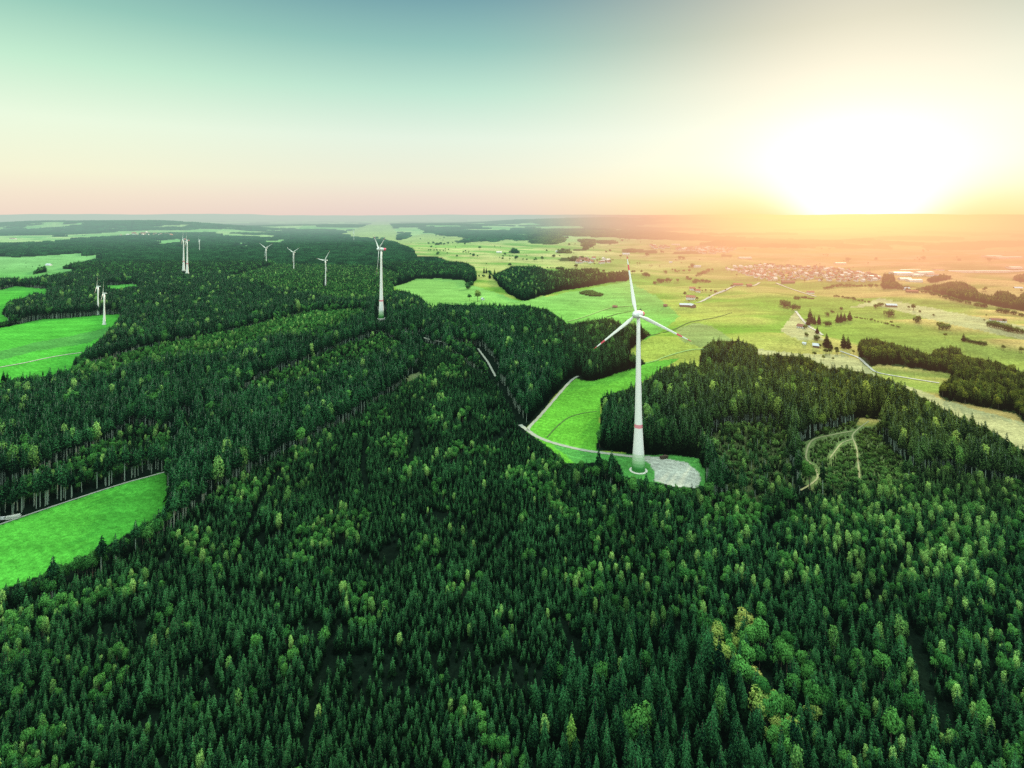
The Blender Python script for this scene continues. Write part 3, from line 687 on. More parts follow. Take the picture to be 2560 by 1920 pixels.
near_prof = [(6.0, 0), (5.75, 4), (5.3, 10), (4.75, 18), (4.1, 28), (3.55, 38), (3.05, 52), (2.7, 68), (2.35, 85), (2.0, 105), (1.7, 122), (1.48, 136)]
TX, TY, TZ = at(1596, 1176)
A_ = (True, 38.0, 1, True, 6.0, 1.5)
turbine(TX, TY, TZ, 138, 52.7, math.radians(37), -12, 'nearest and largest white wind turbine, with red-banded blades, on the gravel clearing', A_, near_prof, tilt=5)
TOWER_BASES.append((TX, TY, 15))
B_ = (True, 33.0, 1, True, 5.6, 1.5)
x, y, z = turb_px(953, 1110); turbine(x, y, 226 - 86 / F * 1110 - 135, 135, 52.7, math.radians(62), -60, 'second nearest turbine, tall and white with a red-tailed nacelle, rising from the dark forest', B_, tilt=4)
TOWER_BASES.append((x, y, 9))
C_ = (False, 0, 0, False, 3.0, 1.5)
for px, D, h, rb, yaw, ph, lab in [
    (245, 1290, 64, 25, 62, 3, 'farther turbine of the plain white pair at the edge of the left meadow'),
    (260.5, 1170, 64, 25, 60, 2, 'nearer turbine of the plain white pair standing in the left meadow')]:
    x, y, z = turb_px(px, D); turbine(x, y, z, h, rb, math.radians(yaw), ph, lab, C_); TOWER_BASES.append((x, y, 8))
D_ = (False, 30., 1, False, 4.6, 1.2)
for px, D, h, rb, yaw, ph, base, lab in [
    (459, 2060, 112, 35, 64, 2, 26, 'left turbine of the close red-and-white pair far out in the left forest'),
    (468, 1960, 112, 35, 64, 8, 27, 'right turbine of the close red-and-white pair far out in the left forest'),
    (498.5, 3250, 88, 37, 60, 6, 0, 'small distant white turbine just right of the red-and-white pair')]:
    x, y, z = turb_px(px, D); turbine(x, y, 226 - (dict(zip((459, 468, 498.5), (61, 64, 63)))[px]) / F * D - h, h, rb, math.radians(yaw), ph, lab, D_ if base else C_); TOWER_BASES.append((x, y, 12))
E_ = (False, 0, 2, False, 2.9, 1.2)
for px, D, h, rb, yaw, ph, hy, lab in [
    (665.5, 2450, 98, 41, 18, 62, 620, 'leftmost of the three white turbines standing in a row in the middle forest'),
    (734.5, 2300, 90, 41, 25, 58, 631, 'middle one of the three white turbines in a row in the middle forest'),
    (814, 1820, 90, 41, 34, 36, 651, 'rightmost and nearest of the three white turbines in a row in the middle forest')]:
    x, y, z = turb_px(px, D); turbine(x, y, 226 - (hy - HZ) / F * D - h, h, rb, math.radians(yaw), ph, lab, E_); TOWER_BASES.append((x, y, 10))
x, y, z = turb_px(884.5, 4700); turbine(x, y, 226 - (580 - HZ) / F * 4700 - 90, 90, 40, math.radians(60), 5, 'tiny far turbine on the wooded hilltop left of the second turbine', C_)

# ------------------------------------------------------------------ forest objects
X, Y, Z, HH, KD, CL, KN = plant()
PXX, PYY = proj(X, Y, Z)
tx, ty = proj(X, Y, Z + HH)
vis = (PXX > 6) & (PXX < 2554) & (ty < 1905)
area = (HH / Y) ** 2 * np.clip((1920 - ty) / np.maximum(PYY - ty, 1), 0.02, 1)
taken = np.zeros(len(X), bool)
def zone(px, py):
    side = 'at the left' if px < 640 else 'left of centre' if px < 1280 else 'right of centre' if px < 1920 else 'at the right'
    return side
SPEC = [
    (['young_spruce', 'full_spruce', 'tall_spruce'], 'spruce_tree', 'spruce', 300),
    (['broadleaf'], 'broadleaf_tree', 'broadleaf tree', 260),
    (['larch'], 'larch_tree', 'larch', 260),
    (['autumn_tree'], 'autumn_tree', 'autumn tree', 60),
]
def depth_words(py):
    return 'in the bottom row' if py > 1720 else 'in the foreground' if py > 1400 else 'in the middle distance'
LBL = {'spruce_tree': 'dark green pointed spruce %s, %s of the forest', 'broadleaf_tree': 'round mid-green broadleaf tree %s, %s of the forest',
       'larch_tree': 'slender pale green tree standing out %s, %s of the forest', 'autumn_tree': 'yellowish autumn-coloured tree crown %s, %s of the forest'}
for kinds, nm, cat, cap in SPEC:
    ks = [KN.index(k) for k in kinds]
    cand = np.where(np.isin(KD, ks) & vis & ~np.isin(CL, [WOODC, WOODG, WOODI, WOODX, SHRUB]))[0]
    sel = cand[np.argsort(-area[cand])][:cap]
    for i in sel:
        z_ = zone(PXX[i], PYY[i]); d_ = depth_words(ty[i])
        tree(nm, KN[KD[i]], int(rng.integers(0, 12)), X[i], Y[i], Z[i], HH[i], LBL[nm] % (d_, z_), cat,
             '%s %s %s' % ({'spruce_tree': 'spruces', 'broadleaf_tree': 'broadleaf trees', 'larch_tree': 'pale slender trees', 'autumn_tree': 'autumn trees'}[nm], d_, z_), rng.uniform(.9, 1.15) * (.75 if nm in ('broadleaf_tree', 'larch_tree') else 1))
    taken[sel] = True
def idx_for(kd):
    out = np.zeros(len(kd), int)
    for k, nmk in enumerate(KN):
        m = kd == k; out[m] = rng.choice(KIDX[nmk], m.sum())
    return out
def sc(mask, name, label, cat):
    m = mask & ~taken
    scatter(name, np.stack([X[m], Y[m], Z[m]], 1), idx_for(KD[m]), HH[m], label, cat); taken[m] = True
sc(CL == WOODC, 'dark_wood', 'dark spruce wood on the pale meadow between the two big turbines', 'wood')
sc((CL == WOODG), 'brown_wood', 'brownish strip of woodland along the pale lane at the right edge', 'wood')
sc((CL == WOODI), 'hazy_wood', 'orange hazy wood near the industrial halls at the right edge', 'wood')
sc(CL == SHRUB, 'shrub_patch', 'low oblong patch of shrubs on the meadow left of the raised blade', 'shrubs')
sc(CL == WOODX, 'distant_woods', 'scattered small woods across the far farmland', 'woods')
sc((CL == PEN), 'meadow_edge_forest', 'dense spruce forest jutting into the meadow left of the near turbine', 'forest')
sc(CL == LOW, 'clearing_regrowth', 'low young trees regrowing on the right clearing', 'young trees')
sp_ = np.isin(KD, [KN.index('young_spruce'), KN.index('full_spruce'), KN.index('tall_spruce')])
sc(sp_, 'spruce_forest', 'dense dark spruce forest covering the hills', 'forest')
sc(KD == KN.index('broadleaf'), 'broadleaf_forest', 'mid-green broadleaf trees mixed through the spruce forest', 'forest')
sc(np.ones(len(X), bool), 'mixed_undergrowth', 'pale larches and bushes scattered through the forest', 'forest')
print('trees', len(X))

# far canopy beyond 2.5 km
def far_plant():
    pts = []
    for y0, y1, s in ((2480, 4200, 26), (4200, 7000, 34), (7000, 14000, 60)):
        ys = np.arange(y0, y1, s); xs = np.arange(-1.0 * y1, 1.0 * y1, s)
        a, b = np.meshgrid(xs, ys); a = a.ravel(); b = b.ravel(); k = np.abs(a) < .98 * b
        a = a[k] + rng.uniform(-.4, .4, k.sum()) * s; b = b[k] + rng.uniform(-.4, .4, k.sum()) * s
        pts.append(np.stack([a, b, np.full(len(a), s / 40.)], 1))
    A = np.concatenate(pts); X, Y, S = A.T; Z = height(X, Y)
    px, py = proj(X, Y, Z); c = cls_at(px, py)
    wood = farwood(X, Y, px)
    tx, ty = proj(X, Y, Z + 20); ct = cls_at(tx, ty)
    keep = ((np.isin(c, [TALL, MIX, WOODX, WOODI]) & ~np.isin(ct, [MEAD, MEADY, DRY])) | ((c == FAR) & (wood > .5)))
    return X[keep], Y[keep], Z[keep], S[keep], c[keep]
def farwood(x, y, px):
    n = fbm(x / 900. + 3, y / 520. + 11, 3); m = fbm(x / 260. + 31, y / 160. + 1, 2)
    thr = .522 + .045 * sstep(900, 1500, px) + .03 * sstep(2000, 2300, px)
    hills = 0.09 * np.exp(-((y - 7600 + .1 * x) / 900) ** 2) * sstep(-9500, -6500, x) * (1 - sstep(-5200, -3000, x)) + .12 * np.exp(-((y - 12500) / 1500) ** 2) * sstep(-2500, 1500, x)
    return (n * .75 + m * .25 + hills > thr) * 1.0
fx, fy, fz, fs, fc = far_plant()
print('far clumps', len(fx))
def far_sc(m, name, label):
    n = m.sum()
    if n == 0: return
    h = 10 * (.75 + .25 * rng.random(n)) * np.where(fc[m] == WOODX, .75, 1)
    scatter(name, np.stack([fx[m], fy[m], fz[m] - 1.5], 1), rng.choice(KIDX['clump'], n), h, label, 'woodland', wid=fs[m] * 10 / h * rng.uniform(1.0, 1.25, n))
far_sc((fc == FAR) & (fx < .1 * fy), 'far_woodland', 'hazy blue-green woodland patches below the horizon at left')
far_sc((fc == FAR) & (fx >= .1 * fy), 'far_woodland', 'hazy brown woodland bands below the sunset at right')
far_sc(fc != FAR, 'far_forest', 'far part of the forest around the distant turbines')

# ------------------------------------------------------------------ ground
def build_ground():
    rows = np.concatenate([np.arange(.9, 6, .35), np.arange(6, 100, .8), np.arange(100, 760, 2.0), np.arange(760, 1800, 5.5), [2400, 4000, 12000]])
    cols = np.concatenate([[-9000, -4000, -2200], np.arange(-1000, 3562, 3.4), [4800, 6500, 11500]])
    Y1 = F * H / rows; U = (cols - CX) / F
    Yg, Ug = np.meshgrid(Y1, U, indexing='ij'); Xg = Ug * Yg; Zg = height(Xg, Yg)
    nr, nc = Yg.shape
    me = bpy.data.meshes.new('ground')
    nv = nr * nc; me.vertices.add(nv); me.vertices.foreach_set('co', np.stack([Xg, Yg, Zg], -1).astype(np.float32).ravel())
    i = np.arange(nr - 1)[:, None] * nc + np.arange(nc - 1)[None, :]
    q = np.stack([i, i + nc, i + nc + 1, i + 1], -1).reshape(-1, 4)[:, ::-1]
    nf = len(q); me.loops.add(nf * 4); me.loops.foreach_set('vertex_index', q.ravel().astype(np.int32))
    me.polygons.add(nf); me.polygons.foreach_set('loop_start', (np.arange(nf) * 4).astype(np.int32)); me.polygons.foreach_set('loop_total', np.full(nf, 4, np.int32))
    me.polygons.foreach_set('use_smooth', np.ones(nf, bool))
    me.update(calc_edges=True)
    px, py = proj(Xg.ravel(), Yg.ravel(), Zg.ravel()); x = Xg.ravel(); y = Yg.ravel()
    c = cls_at(px, py)
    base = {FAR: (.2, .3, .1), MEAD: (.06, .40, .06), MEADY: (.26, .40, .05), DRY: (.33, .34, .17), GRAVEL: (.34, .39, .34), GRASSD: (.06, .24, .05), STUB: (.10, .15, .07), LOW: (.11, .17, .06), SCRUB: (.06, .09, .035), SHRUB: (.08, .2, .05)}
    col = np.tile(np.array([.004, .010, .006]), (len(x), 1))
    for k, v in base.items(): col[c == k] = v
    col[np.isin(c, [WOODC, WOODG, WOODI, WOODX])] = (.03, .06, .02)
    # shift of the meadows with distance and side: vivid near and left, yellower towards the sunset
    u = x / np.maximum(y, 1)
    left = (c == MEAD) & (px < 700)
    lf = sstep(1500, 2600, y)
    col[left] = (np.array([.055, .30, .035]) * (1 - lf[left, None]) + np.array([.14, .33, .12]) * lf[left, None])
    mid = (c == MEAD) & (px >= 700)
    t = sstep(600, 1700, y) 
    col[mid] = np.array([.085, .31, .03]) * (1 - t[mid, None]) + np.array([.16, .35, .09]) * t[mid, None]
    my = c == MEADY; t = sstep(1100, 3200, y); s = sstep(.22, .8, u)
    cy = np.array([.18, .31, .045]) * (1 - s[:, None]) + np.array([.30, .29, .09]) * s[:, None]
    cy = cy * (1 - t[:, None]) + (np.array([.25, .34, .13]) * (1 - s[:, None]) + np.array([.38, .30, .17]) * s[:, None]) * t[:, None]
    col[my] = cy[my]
    # parcels in the open land
    pn = vnoise(x / 170. + .35 * y / 170., y / 130. + 4); pn2 = vnoise(x / 420. + 9, y / 300. + 2)
    par = 1 + .20 * (np.round(pn * 3) / 3 - .5) + .16 * (pn2 - .5)
    op = np.isin(c, [MEADY, MEAD, DRY]) & (y > 650)
    col[op] *= par[op, None]
    # far patchwork
    f = c == FAR
    cell = vnoise(np.floor(x / 420. + .4 * y / 600.) * 7.3, np.floor(y / 330. + .2 * x / 400.) * 3.7)
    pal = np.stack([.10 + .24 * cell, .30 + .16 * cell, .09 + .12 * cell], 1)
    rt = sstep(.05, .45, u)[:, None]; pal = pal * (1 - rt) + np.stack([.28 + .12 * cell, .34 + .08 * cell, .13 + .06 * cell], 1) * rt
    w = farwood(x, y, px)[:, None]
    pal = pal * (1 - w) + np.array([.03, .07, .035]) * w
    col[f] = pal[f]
    cr_ = sstep(.38, .66, crest(x, y))[:, None]; opn = (c == MEADY) & (y > 600) & (y < 4500)
    hollow_shade = col * np.array([.62, .86, .6]); crest_light = col * np.array([1.25, 1.08, 1.2]) + np.array([.03, .01, .01])
    mixc = hollow_shade * (1 - cr_) + crest_light * cr_; col[opn] = mixc[opn]  # relief shading put into the field colour: hollows darker, crests lighter
    nd = (c == DRY) & (px < 1850); col[nd] = (.19, .27, .09)
    edge_shade = (c == MEAD) & (px > 250) & (px < 430) & (y < 520); col[edge_shade] *= (1 - .4 * sstep(300, 420, px[edge_shade]))[:, None]  # forest-edge shadow put into the meadow colour
    # soft tone variation
    tone = 1 + .42 * (fbm(x / 40., y / 40., 3) - .5) + .25 * (fbm(x / 9., y / 9., 2) - .5) * (y < 1500)
    col *= tone[:, None]
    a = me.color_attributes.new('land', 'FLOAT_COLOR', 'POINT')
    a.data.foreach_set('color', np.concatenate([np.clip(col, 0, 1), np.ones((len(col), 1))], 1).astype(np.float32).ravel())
    m, N, L = new_mat('ground_cover')
    o = N.new('ShaderNodeOutputMaterial'); b = N.new('ShaderNodeBsdfPrincipled'); b.inputs['Roughness'].default_value = 1; b.inputs['Specular IOR Level'].default_value = 0
    at_ = N.new('ShaderNodeVertexColor'); at_.layer_name = 'land'; geo = N.new('ShaderNodeNewGeometry')
    n1 = N.new('ShaderNodeTexNoise'); n1.inputs['Scale'].default_value = .25; n1.inputs['Detail'].default_value = 6; n1.inputs['Roughness'].default_value = .7; L.new(geo.outputs['Position'], n1.inputs['Vector'])
    n2 = N.new('ShaderNodeTexNoise'); n2.inputs['Scale'].default_value = .9; n2.inputs['Detail'].default_value = 4; L.new(geo.outputs['Position'], n2.inputs['Vector'])
    mp = N.new('ShaderNodeMapping'); mp.inputs['Rotation'].default_value = (0, 0, .5); mp.inputs['Scale'].default_value = (.008, .05, .05); L.new(geo.outputs['Position'], mp.inputs[0])
    n3 = N.new('ShaderNodeTexNoise'); n3.inputs['Scale'].default_value = 1; n3.inputs['Detail'].default_value = 3; L.new(mp.outputs[0], n3.inputs['Vector'])
    def mr(src, a0, a1, b0, b1):
        k = N.new('ShaderNodeMapRange'); k.inputs['From Min'].default_value = a0; k.inputs['From Max'].default_value = a1; k.inputs['To Min'].default_value = b0; k.inputs['To Max'].default_value = b1; L.new(src, k.inputs['Value']); return k.outputs[0]
    def mul(a, b):
        k = N.new('ShaderNodeMath'); k.operation = 'MULTIPLY'; L.new(a, k.inputs[0]); L.new(b, k.inputs[1]); return k.outputs[0]
    mpw = N.new('ShaderNodeMapping'); mpw.inputs['Rotation'].default_value = (0, 0, -.95); L.new(geo.outputs['Position'], mpw.inputs[0])
    wv = N.new('ShaderNodeTexWave'); wv.inputs['Scale'].default_value = .045; wv.inputs['Distortion'].default_value = 3.5; wv.inputs['Detail'].default_value = 3; wv.inputs['Detail Scale'].default_value = .5; L.new(mpw.outputs[0], wv.inputs['Vector'])
    s = mul(mul(mul(mr(wv.outputs['Fac'], 0, 1, .94, 1.05), mr(n1.outputs['Fac'], .3, .7, .6, 1.35)), mr(n2.outputs['Fac'], .3, .7, .7, 1.28)), mr(n3.outputs['Fac'], .35, .65, .86, 1.12))
    vm = N.new('ShaderNodeVectorMath'); vm.operation = 'SCALE'; L.new(at_.outputs['Color'], vm.inputs[0]); L.new(s, vm.inputs['Scale'])
    bp = N.new('ShaderNodeBump'); bp.inputs['Strength'].default_value = .6; bp.inputs['Distance'].default_value = .6; L.new(n2.outputs['Fac'], bp.inputs['Height']); L.new(bp.outputs[0], b.inputs['Normal'])
    L.new(vm.outputs[0], b.inputs['Base Color']); L.new(b.outputs[0], o.inputs[0])
    me.materials.append(m)
    g = bpy.data.objects.new('ground', me); COL.objects.link(g); tag(g, kind='structure')
build_ground()

# roads
RM = {'gravel': pmat('gravel', (.28, .32, .27), 1, .05, .25, .5), 'road': pmat('road_surface', (.42, .43, .38), .9, .05, .12, .3), 'track': pmat('worn_grass', (.24, .40, .13), 1, .05, .2, .4),
      'dark': pmat('dark_grass', (.05, .12, .03), 1, .05, .4, .4), 'sand': pmat('sandy_soil', (.26, .28, .15), 1, .05, .25, .5)}
def ribbon(c, w, off, mat, name):
    n = len(c); V = []; Fc = []; ks = 4
    for i in range(n):
        d = c[min(i + 1, n - 1), :2] - c[max(i - 1, 0), :2]; d = d / max(np.hypot(*d), 1e-6); nn = np.array([-d[1], d[0]])
        ww = w * (1 + .18 * math.sin(i * 1.7) * .6 + random.uniform(-.06, .06))
        for k in range(ks + 1):
            p = c[i, :2] + nn * ww * (k / ks - .5); V.append((p[0], p[1], float(height(p[0], p[1])) + off + .0006 * p[1] * (1 if p[1] > 700 else .4)))
    for i in range(n - 1):
        for k in range(ks):
            a = i * (ks + 1) + k; Fc.append((a, a + 1, a + ks + 2, a + ks + 1))
    me = mesh_from(name, V, Fc, [mat]); return me
for lab, (nm, c, w, m) in ROADS.items():
    w2 = w
    if c[:, 1].mean() > 1200: w2 = w * 1.25
    o = bpy.data.objects.new(nm, ribbon(c, w2, .12, RM[m], nm)); COL.objects.link(o); tag(o, lab, 'track', None, 'structure')

# ------------------------------------------------------------------ lone trees and hedges in the open land
def z3(p): return (1280 + p[0] * .28933, 500 + p[1] * .28933)
def z2(p): return (640 + p[0] * .28933, 500 + p[1] * .28933)
def z4(p): return (1920 + p[0] * .28933, 500 + p[1] * .28933)
def z1(p): return (p[0] * .28933, 500 + p[1] * .28933)
lone = []   # (px, py base, height px, kind, label)
def L_(f, items, kind, lab, grp):
    for it in items:
        p = f(it[:2]); lone.append((p[0], p[1], it[2] * .28933, it[3] if len(it) > 3 else kind, lab, grp))
L_(z3, [(937,504,34),(998,514,26),(1017,547,16),(1083,558,22),(1103,560,22),(1192,574,16),(1208,574,16),(1275,580,16),(1462,552,18),(1530,598,28),(1730,622,34),(1370,545,12)], 'broadleaf', 'small round tree on the plain behind the raised blade', 'round trees on the plain behind the raised blade')
L_(z3, [(1495,838,48),(1620,778,32),(1675,798,30),(1720,803,32),(1760,820,44),(1845,790,24),(1580,790,28),(1600,872,38),(1705,840,20),(1645,798,26),(1530,885,22)], 'broadleaf', 'round tree around the red-roofed farm', 'trees around the red-roofed farm')
L_(z3, [(1040,642,38),(960,632,30),(985,634,28),(790,640,42)], 'broadleaf', 'tree at the right end of the dark wood', 'trees at the end of the dark wood')
L_(z3, [(1230,726,24),(1430,704,20),(1580,720,26),(1305,697,14),(1340,690,10),(1380,690,10),(1900,750,18)], 'bush', 'lone bush on the yellow-green fields', 'lone bushes on the yellow-green fields')
L_(z3, [(260,532,48),(195,535,30),(130,530,28),(95,528,26),(490,530,40),(550,525,40),(605,520,40),(440,455,44),(480,462,36),(300,455,30),(20,465,50),(400,455,34),(305,598,22),(335,598,20),(355,598,18),(640,530,30)], 'broadleaf', 'tree near the hamlet beyond the dark wood', 'trees near the hamlet beyond the dark wood')
L_(z2, [(1490,446,22),(1510,446,24),(1540,446,20),(1565,446,20),(1590,446,20),(1635,448,14),(1410,427,14),(1435,427,12),(1790,463,22),(1815,463,16),(1835,463,14),(1735,505,34),(1725,418,18),(1935,434,40),(1805,397,30),(1420,348,20),(1555,318,22),(1340,372,14),(1700,380,18),(1480,555,24)], 'broadleaf', 'small tree on the pale green far meadow right of the wooded hill', 'trees on the far pale meadow')
L_(z2, [(2020,680,66,'full_spruce'),(2062,660,66,'full_spruce'),(1758,682,60,'full_spruce'),(1970,635,56,'full_spruce'),(1990,635,50,'full_spruce')], 'full_spruce', 'pointed spruce at the edge of the round meadow', 'spruces at the edge of the round meadow')
lone.append((1194, 754, 31, 'autumn_tree', 'large yellow-green tree beside the small hut on the round meadow', None))
lone.append((1174, 752, 18, 'broadleaf', 'dark green tree left of the yellow-green tree on the round meadow', None))
L_(z4, [(365,1065,125),(400,1075,80),(440,1075,85),(600,1060,80),(630,1055,84),(660,1045,66),(705,1040,80),(425,1155,60),(510,1275,120),(655,1280,120),(695,1285,105),(1690,1222,72),(345,1085,70),(540,1290,76)], 'full_spruce', 'brown-green conifer beside the lane at right', 'conifers beside the lane at right')
L_(z4, [(400,1355,50),(500,1340,60),(590,1325,60),(480,1385,46),(560,1390,34),(600,1340,52),(530,1340,60),(450,1280,40),(740,1330,36)], 'broadleaf', 'rounded tree in the thicket at the bend of the lane', 'thicket at the bend of the lane')
L_(z4, [(165,935,60),(210,950,46),(255,950,36),(130,912,42),(340,1180,30),(415,1212,40),(530,1090,40),(500,1088,34),(320,1115,30),(515,1005,30),(560,978,24),(635,948,22),(1310,970,16),(1430,1000,14),(930,935,30),(965,920,28),(985,910,22)], 'bush', 'dark bush on the sunlit fields at right', 'bushes on the sunlit fields at right')
L_(z4, [(1065,1078,38),(1530,1190,44),(2035,1300,50),(2190,1330,62),(1885,1008,22),(1870,1055,28),(2040,1068,40),(2190,800,30)], 'broadleaf', 'lone broadleaf tree on the slope at the right edge', 'lone trees on the slope at right')
L_(z1, [(225,553,12),(225,588,14),(280,582,12),(35,600,12),(340,580,22),(1085,748,16),(610,560,24),(660,555,20),(330,600,24)], 'broadleaf', 'small dark tree on the far left meadow', 'trees on the far left meadow')
L_(z1, [(600,630,16),(370,1515,40,'full_spruce'),(180,1560,45,'full_spruce'),(60,1600,110,'full_spruce'),(30,1580,100,'full_spruce')], 'full_spruce', 'spruce at the lower edge of the left meadow', 'spruces at the lower edge of the left meadow')
t_ = at(1428, 1902); tree('spruce_tree', 'full_spruce', 1, t_[0], t_[1], t_[2], 19.5, 'bright yellow-green pointed spruce at the bottom edge, right of the middle', 'spruce', None, 1.15)
for o_ in COL.objects[-2:]:
    if o_.name.startswith('crown'): o_.data = o_.data.copy(); o_.data.materials[0] = M['lime']
hed = []
def hedge(f, pts, n, hp, lab, grp, j=.6):
    P = [f(p) for p in pts]
    seg = [math.dist(P[i], P[i + 1]) for i in range(len(P) - 1)]; tot = sum(seg)
    for k in range(n):
        s = tot * (k + random.uniform(.1, .9)) / n; i = 0
        while i < len(seg) - 1 and s > seg[i]: s -= seg[i]; i += 1
        t = min(s / seg[i], 1); q = (P[i][0] + (P[i+1][0] - P[i][0]) * t, P[i][1] + (P[i+1][1] - P[i][1]) * t + random.uniform(-j, j))
        hed.append((q[0], q[1], hp * random.uniform(.6, 1.3) * .28933, 'bush', lab, grp))
hedge(z3, [(1590,665),(1650,640),(1710,612)], 9, 22, 'bush in the slanting hedge left of the town', 'slanting hedge left of the town')
hedge(z3, [(1555,712),(1620,708),(1710,714)], 10, 20, 'bush in the hedge behind the red-roofed farm', 'hedge behind the farm')
hedge(z3, [(1505,685),(1550,690)], 4, 20, 'bush in the short hedge behind the farm', 'short hedge behind the farm')
hedge(z3, [(1265,718),(1310,706),(1370,708)], 7, 26, 'bush in the clump right of the raised blade', 'bush clump right of the raised blade')
hedge(z3, [(1130,652),(1190,660)], 5, 20, 'bush in the small row beside the raised blade', 'small bush row beside the raised blade')
hedge(z4, [(570,835),(700,858),(890,888)], 16, 16, 'bush in the thin hedge on the orange fields', 'thin hedge on the orange fields')
hedge(z4, [(480,775),(620,748),(800,750),(960,750)], 18, 20, 'bush in the arched hedge below the town', 'arched hedge below the town')
hedge(z4, [(230,858),(320,860),(400,868)], 7, 26, 'bush in the hedge beside the lane from the town', 'hedge beside the lane from the town')
hedge(z4, [(740,1018),(900,1040),(1020,1072),(1140,1104)], 18, 12, 'bush in the long thin hedge above the green field at right', 'long thin hedge at right')
hedge(z4, [(1000,755),(1200,780),(1370,810),(1600,870),(1900,935)], 26, 22, 'bush in the hedge running down to the right from the halls', 'hedge from the halls')
hedge(z4, [(1960,965),(2100,985),(2212,1010)], 8, 34, 'bush in the hedge at the far right edge', 'hedge at the far right edge')
hedge(z4, [(1890,1095),(2000,1110),(2100,1140),(2212,1160)], 9, 50, 'big bush in the row at the right edge', 'big bush row at the right edge')
hedge(z4, [(1705,1222),(1790,1240),(1870,1260)], 8, 26, 'bush in the short row beside the lone conifer', 'bush row beside the lone conifer')
hedge(z2, [(1540,395),(1600,388),(1660,382)], 7, 16, 'bush in the far hedge on the pale meadow', 'far hedge on the pale meadow')
hedge(z2, [(1800,690),(1860,710),(1870,740),(1820,745),(1840,780)], 12, 30, 'bush in the curved hedge round the round meadow', 'curved hedge round the meadow')
hedge(z2, [(1700,640),(1800,655),(1900,662),(1980,668)], 9, 22, 'bush in the hedge above the round meadow', 'hedge above the round meadow')
hedge(z3, [(380,603),(430,608),(470,615)], 6, 22, 'bush in the light hedge behind the dark wood', 'light hedge behind the dark wood')
lone += hed
rs = random.Random(5)
for (x0, x1, y0, y1, n_, lab_) in [(1060, 1420, 596, 668, 46, 'tiny dark tree dotted on the hazy plain left of the raised blade'), (1420, 1800, 590, 690, 52, 'tiny dark tree dotted on the hazy plain right of the raised blade'), (1800, 2540, 600, 655, 44, 'faint tree in the orange haze behind the town'), (2200, 2550, 690, 840, 16, 'small tree scattered on the slope at the right edge'), (0, 420, 563, 592, 20, 'faint dark tree on the far left valley floor')]:
    k_ = 0; cx_ = cy_ = 0
    while k_ < n_:
        if k_ % 4 == 0 or rs.random() < .3: cx_ = rs.uniform(x0, x1); cy_ = rs.uniform(y0, y1)
        qx_ = cx_ + rs.gauss(0, 9); qy_ = cy_ + rs.gauss(0, 1.2)
        if int(cls_at(np.array(qx_), np.array(qy_))) not in (MEAD, MEADY, DRY, FAR): cx_ = rs.uniform(x0, x1); cy_ = rs.uniform(y0, y1); continue
        if max(qy_, HZ + 15) != qy_: continue
        k_ += 1; lone.append((qx_, qy_, rs.uniform(9, 17) * F / (F * H / (qy_ - HZ)), 'broadleaf' if rs.random() < .7 else 'bush', lab_, lab_.replace('tree', 'trees')))
def place_lone():
    for px, py, hp, kind, lab, grp in lone:
        x, y, z = at(px, py); h = hp * y / F
        nm = {'broadleaf': 'field_tree', 'bush': 'bush', 'full_spruce': 'conifer', 'autumn_tree': 'yellow_tree'}[kind]
        t = tree(nm, kind, random.randint(0, 9), x, y, z, h * (1.5 if kind == 'bush' else 1.05), lab, {'broadleaf': 'tree', 'bush': 'bush', 'full_spruce': 'conifer', 'autumn_tree': 'tree'}[kind], grp,
             {'broadleaf': 1.1, 'bush': 1.1, 'full_spruce': 1.7 if px > 1900 else 1.3, 'autumn_tree': 1.0}[kind])
place_lone()

# ------------------------------------------------------------------ houses
WALLS = [pmat('cream_render', (.78, .74, .66), .8, .2, .06), pmat('white_render', (.84, .84, .82), .8, .2, .05), pmat('timber_wall', (.22, .15, .10), .9, .1, .2)]
ROOFS = [pmat('red_tiles', (.36, .15, .10), .8, .2, .2), pmat('brown_tiles', (.26, .12, .09), .8, .2, .2), pmat('grey_metal_roof', (.55, .60, .66), .5, .4, .08), pmat('pale_roof', (.80, .72, .66), .6, .3, .1)]
GLASS = pmat('window_glass', (.06, .08, .10), .15, .5, .1)
def house_parts(w, l, h, rh, eave, wall, roof):
    """gabled house, ridge along Y, centred; returns (walls MB, roof MB, window MBs)"""
    a = MB(); x, y = w / 2, l / 2
    a.add([(-x,-y,-2),(x,-y,-2),(x,y,-2),(-x,y,-2),(-x,-y,h),(x,-y,h),(x,y,h),(-x,y,h),(0,-y,h+rh),(0,y,h+rh)],
          [(0,1,5,8,4),(1,2,6,5),(2,3,7,9,6),(3,0,4,7)], wall)
    r = MB(); s = rh / x; e = eave; t = .25
    for sg in (-1, 1):
        V = [(sg*(x+e), -y-e, h - s*e + .05), (sg*(x+e), y+e, h - s*e + .05), (0, y+e, h+rh+.05), (0, -y-e, h+rh+.05)]
        V2 = [(p[0], p[1], p[2] + t) for p in V]
        r.add(V + V2, [(0,1,2,3),(7,6,5,4),(0,4,5,1),(1,5,6,2),(3,2,6,7),(0,3,7,4)], roof)
    wins = []
    for zz in ([1.6] if h < 4 else [1.6, 4.2]):
        k = max(2, int(w / 3.2))
        for i in range(k):
            m = MB(); cx = -x + w * (i + .5) / k; m.box(cx - .5, cx + .5, -y - .06, -y - .01, zz - .6, zz + .7, GLASS); wins.append(m)
        k = max(2, int(l / 4))
        for i in range(k):
            m = MB(); cy = -y + l * (i + .5) / k; m.box(-x - .06, -x - .01, cy - .5, cy + .5, zz - .6, zz + .7, GLASS); wins.append(m)
    return a, r, wins
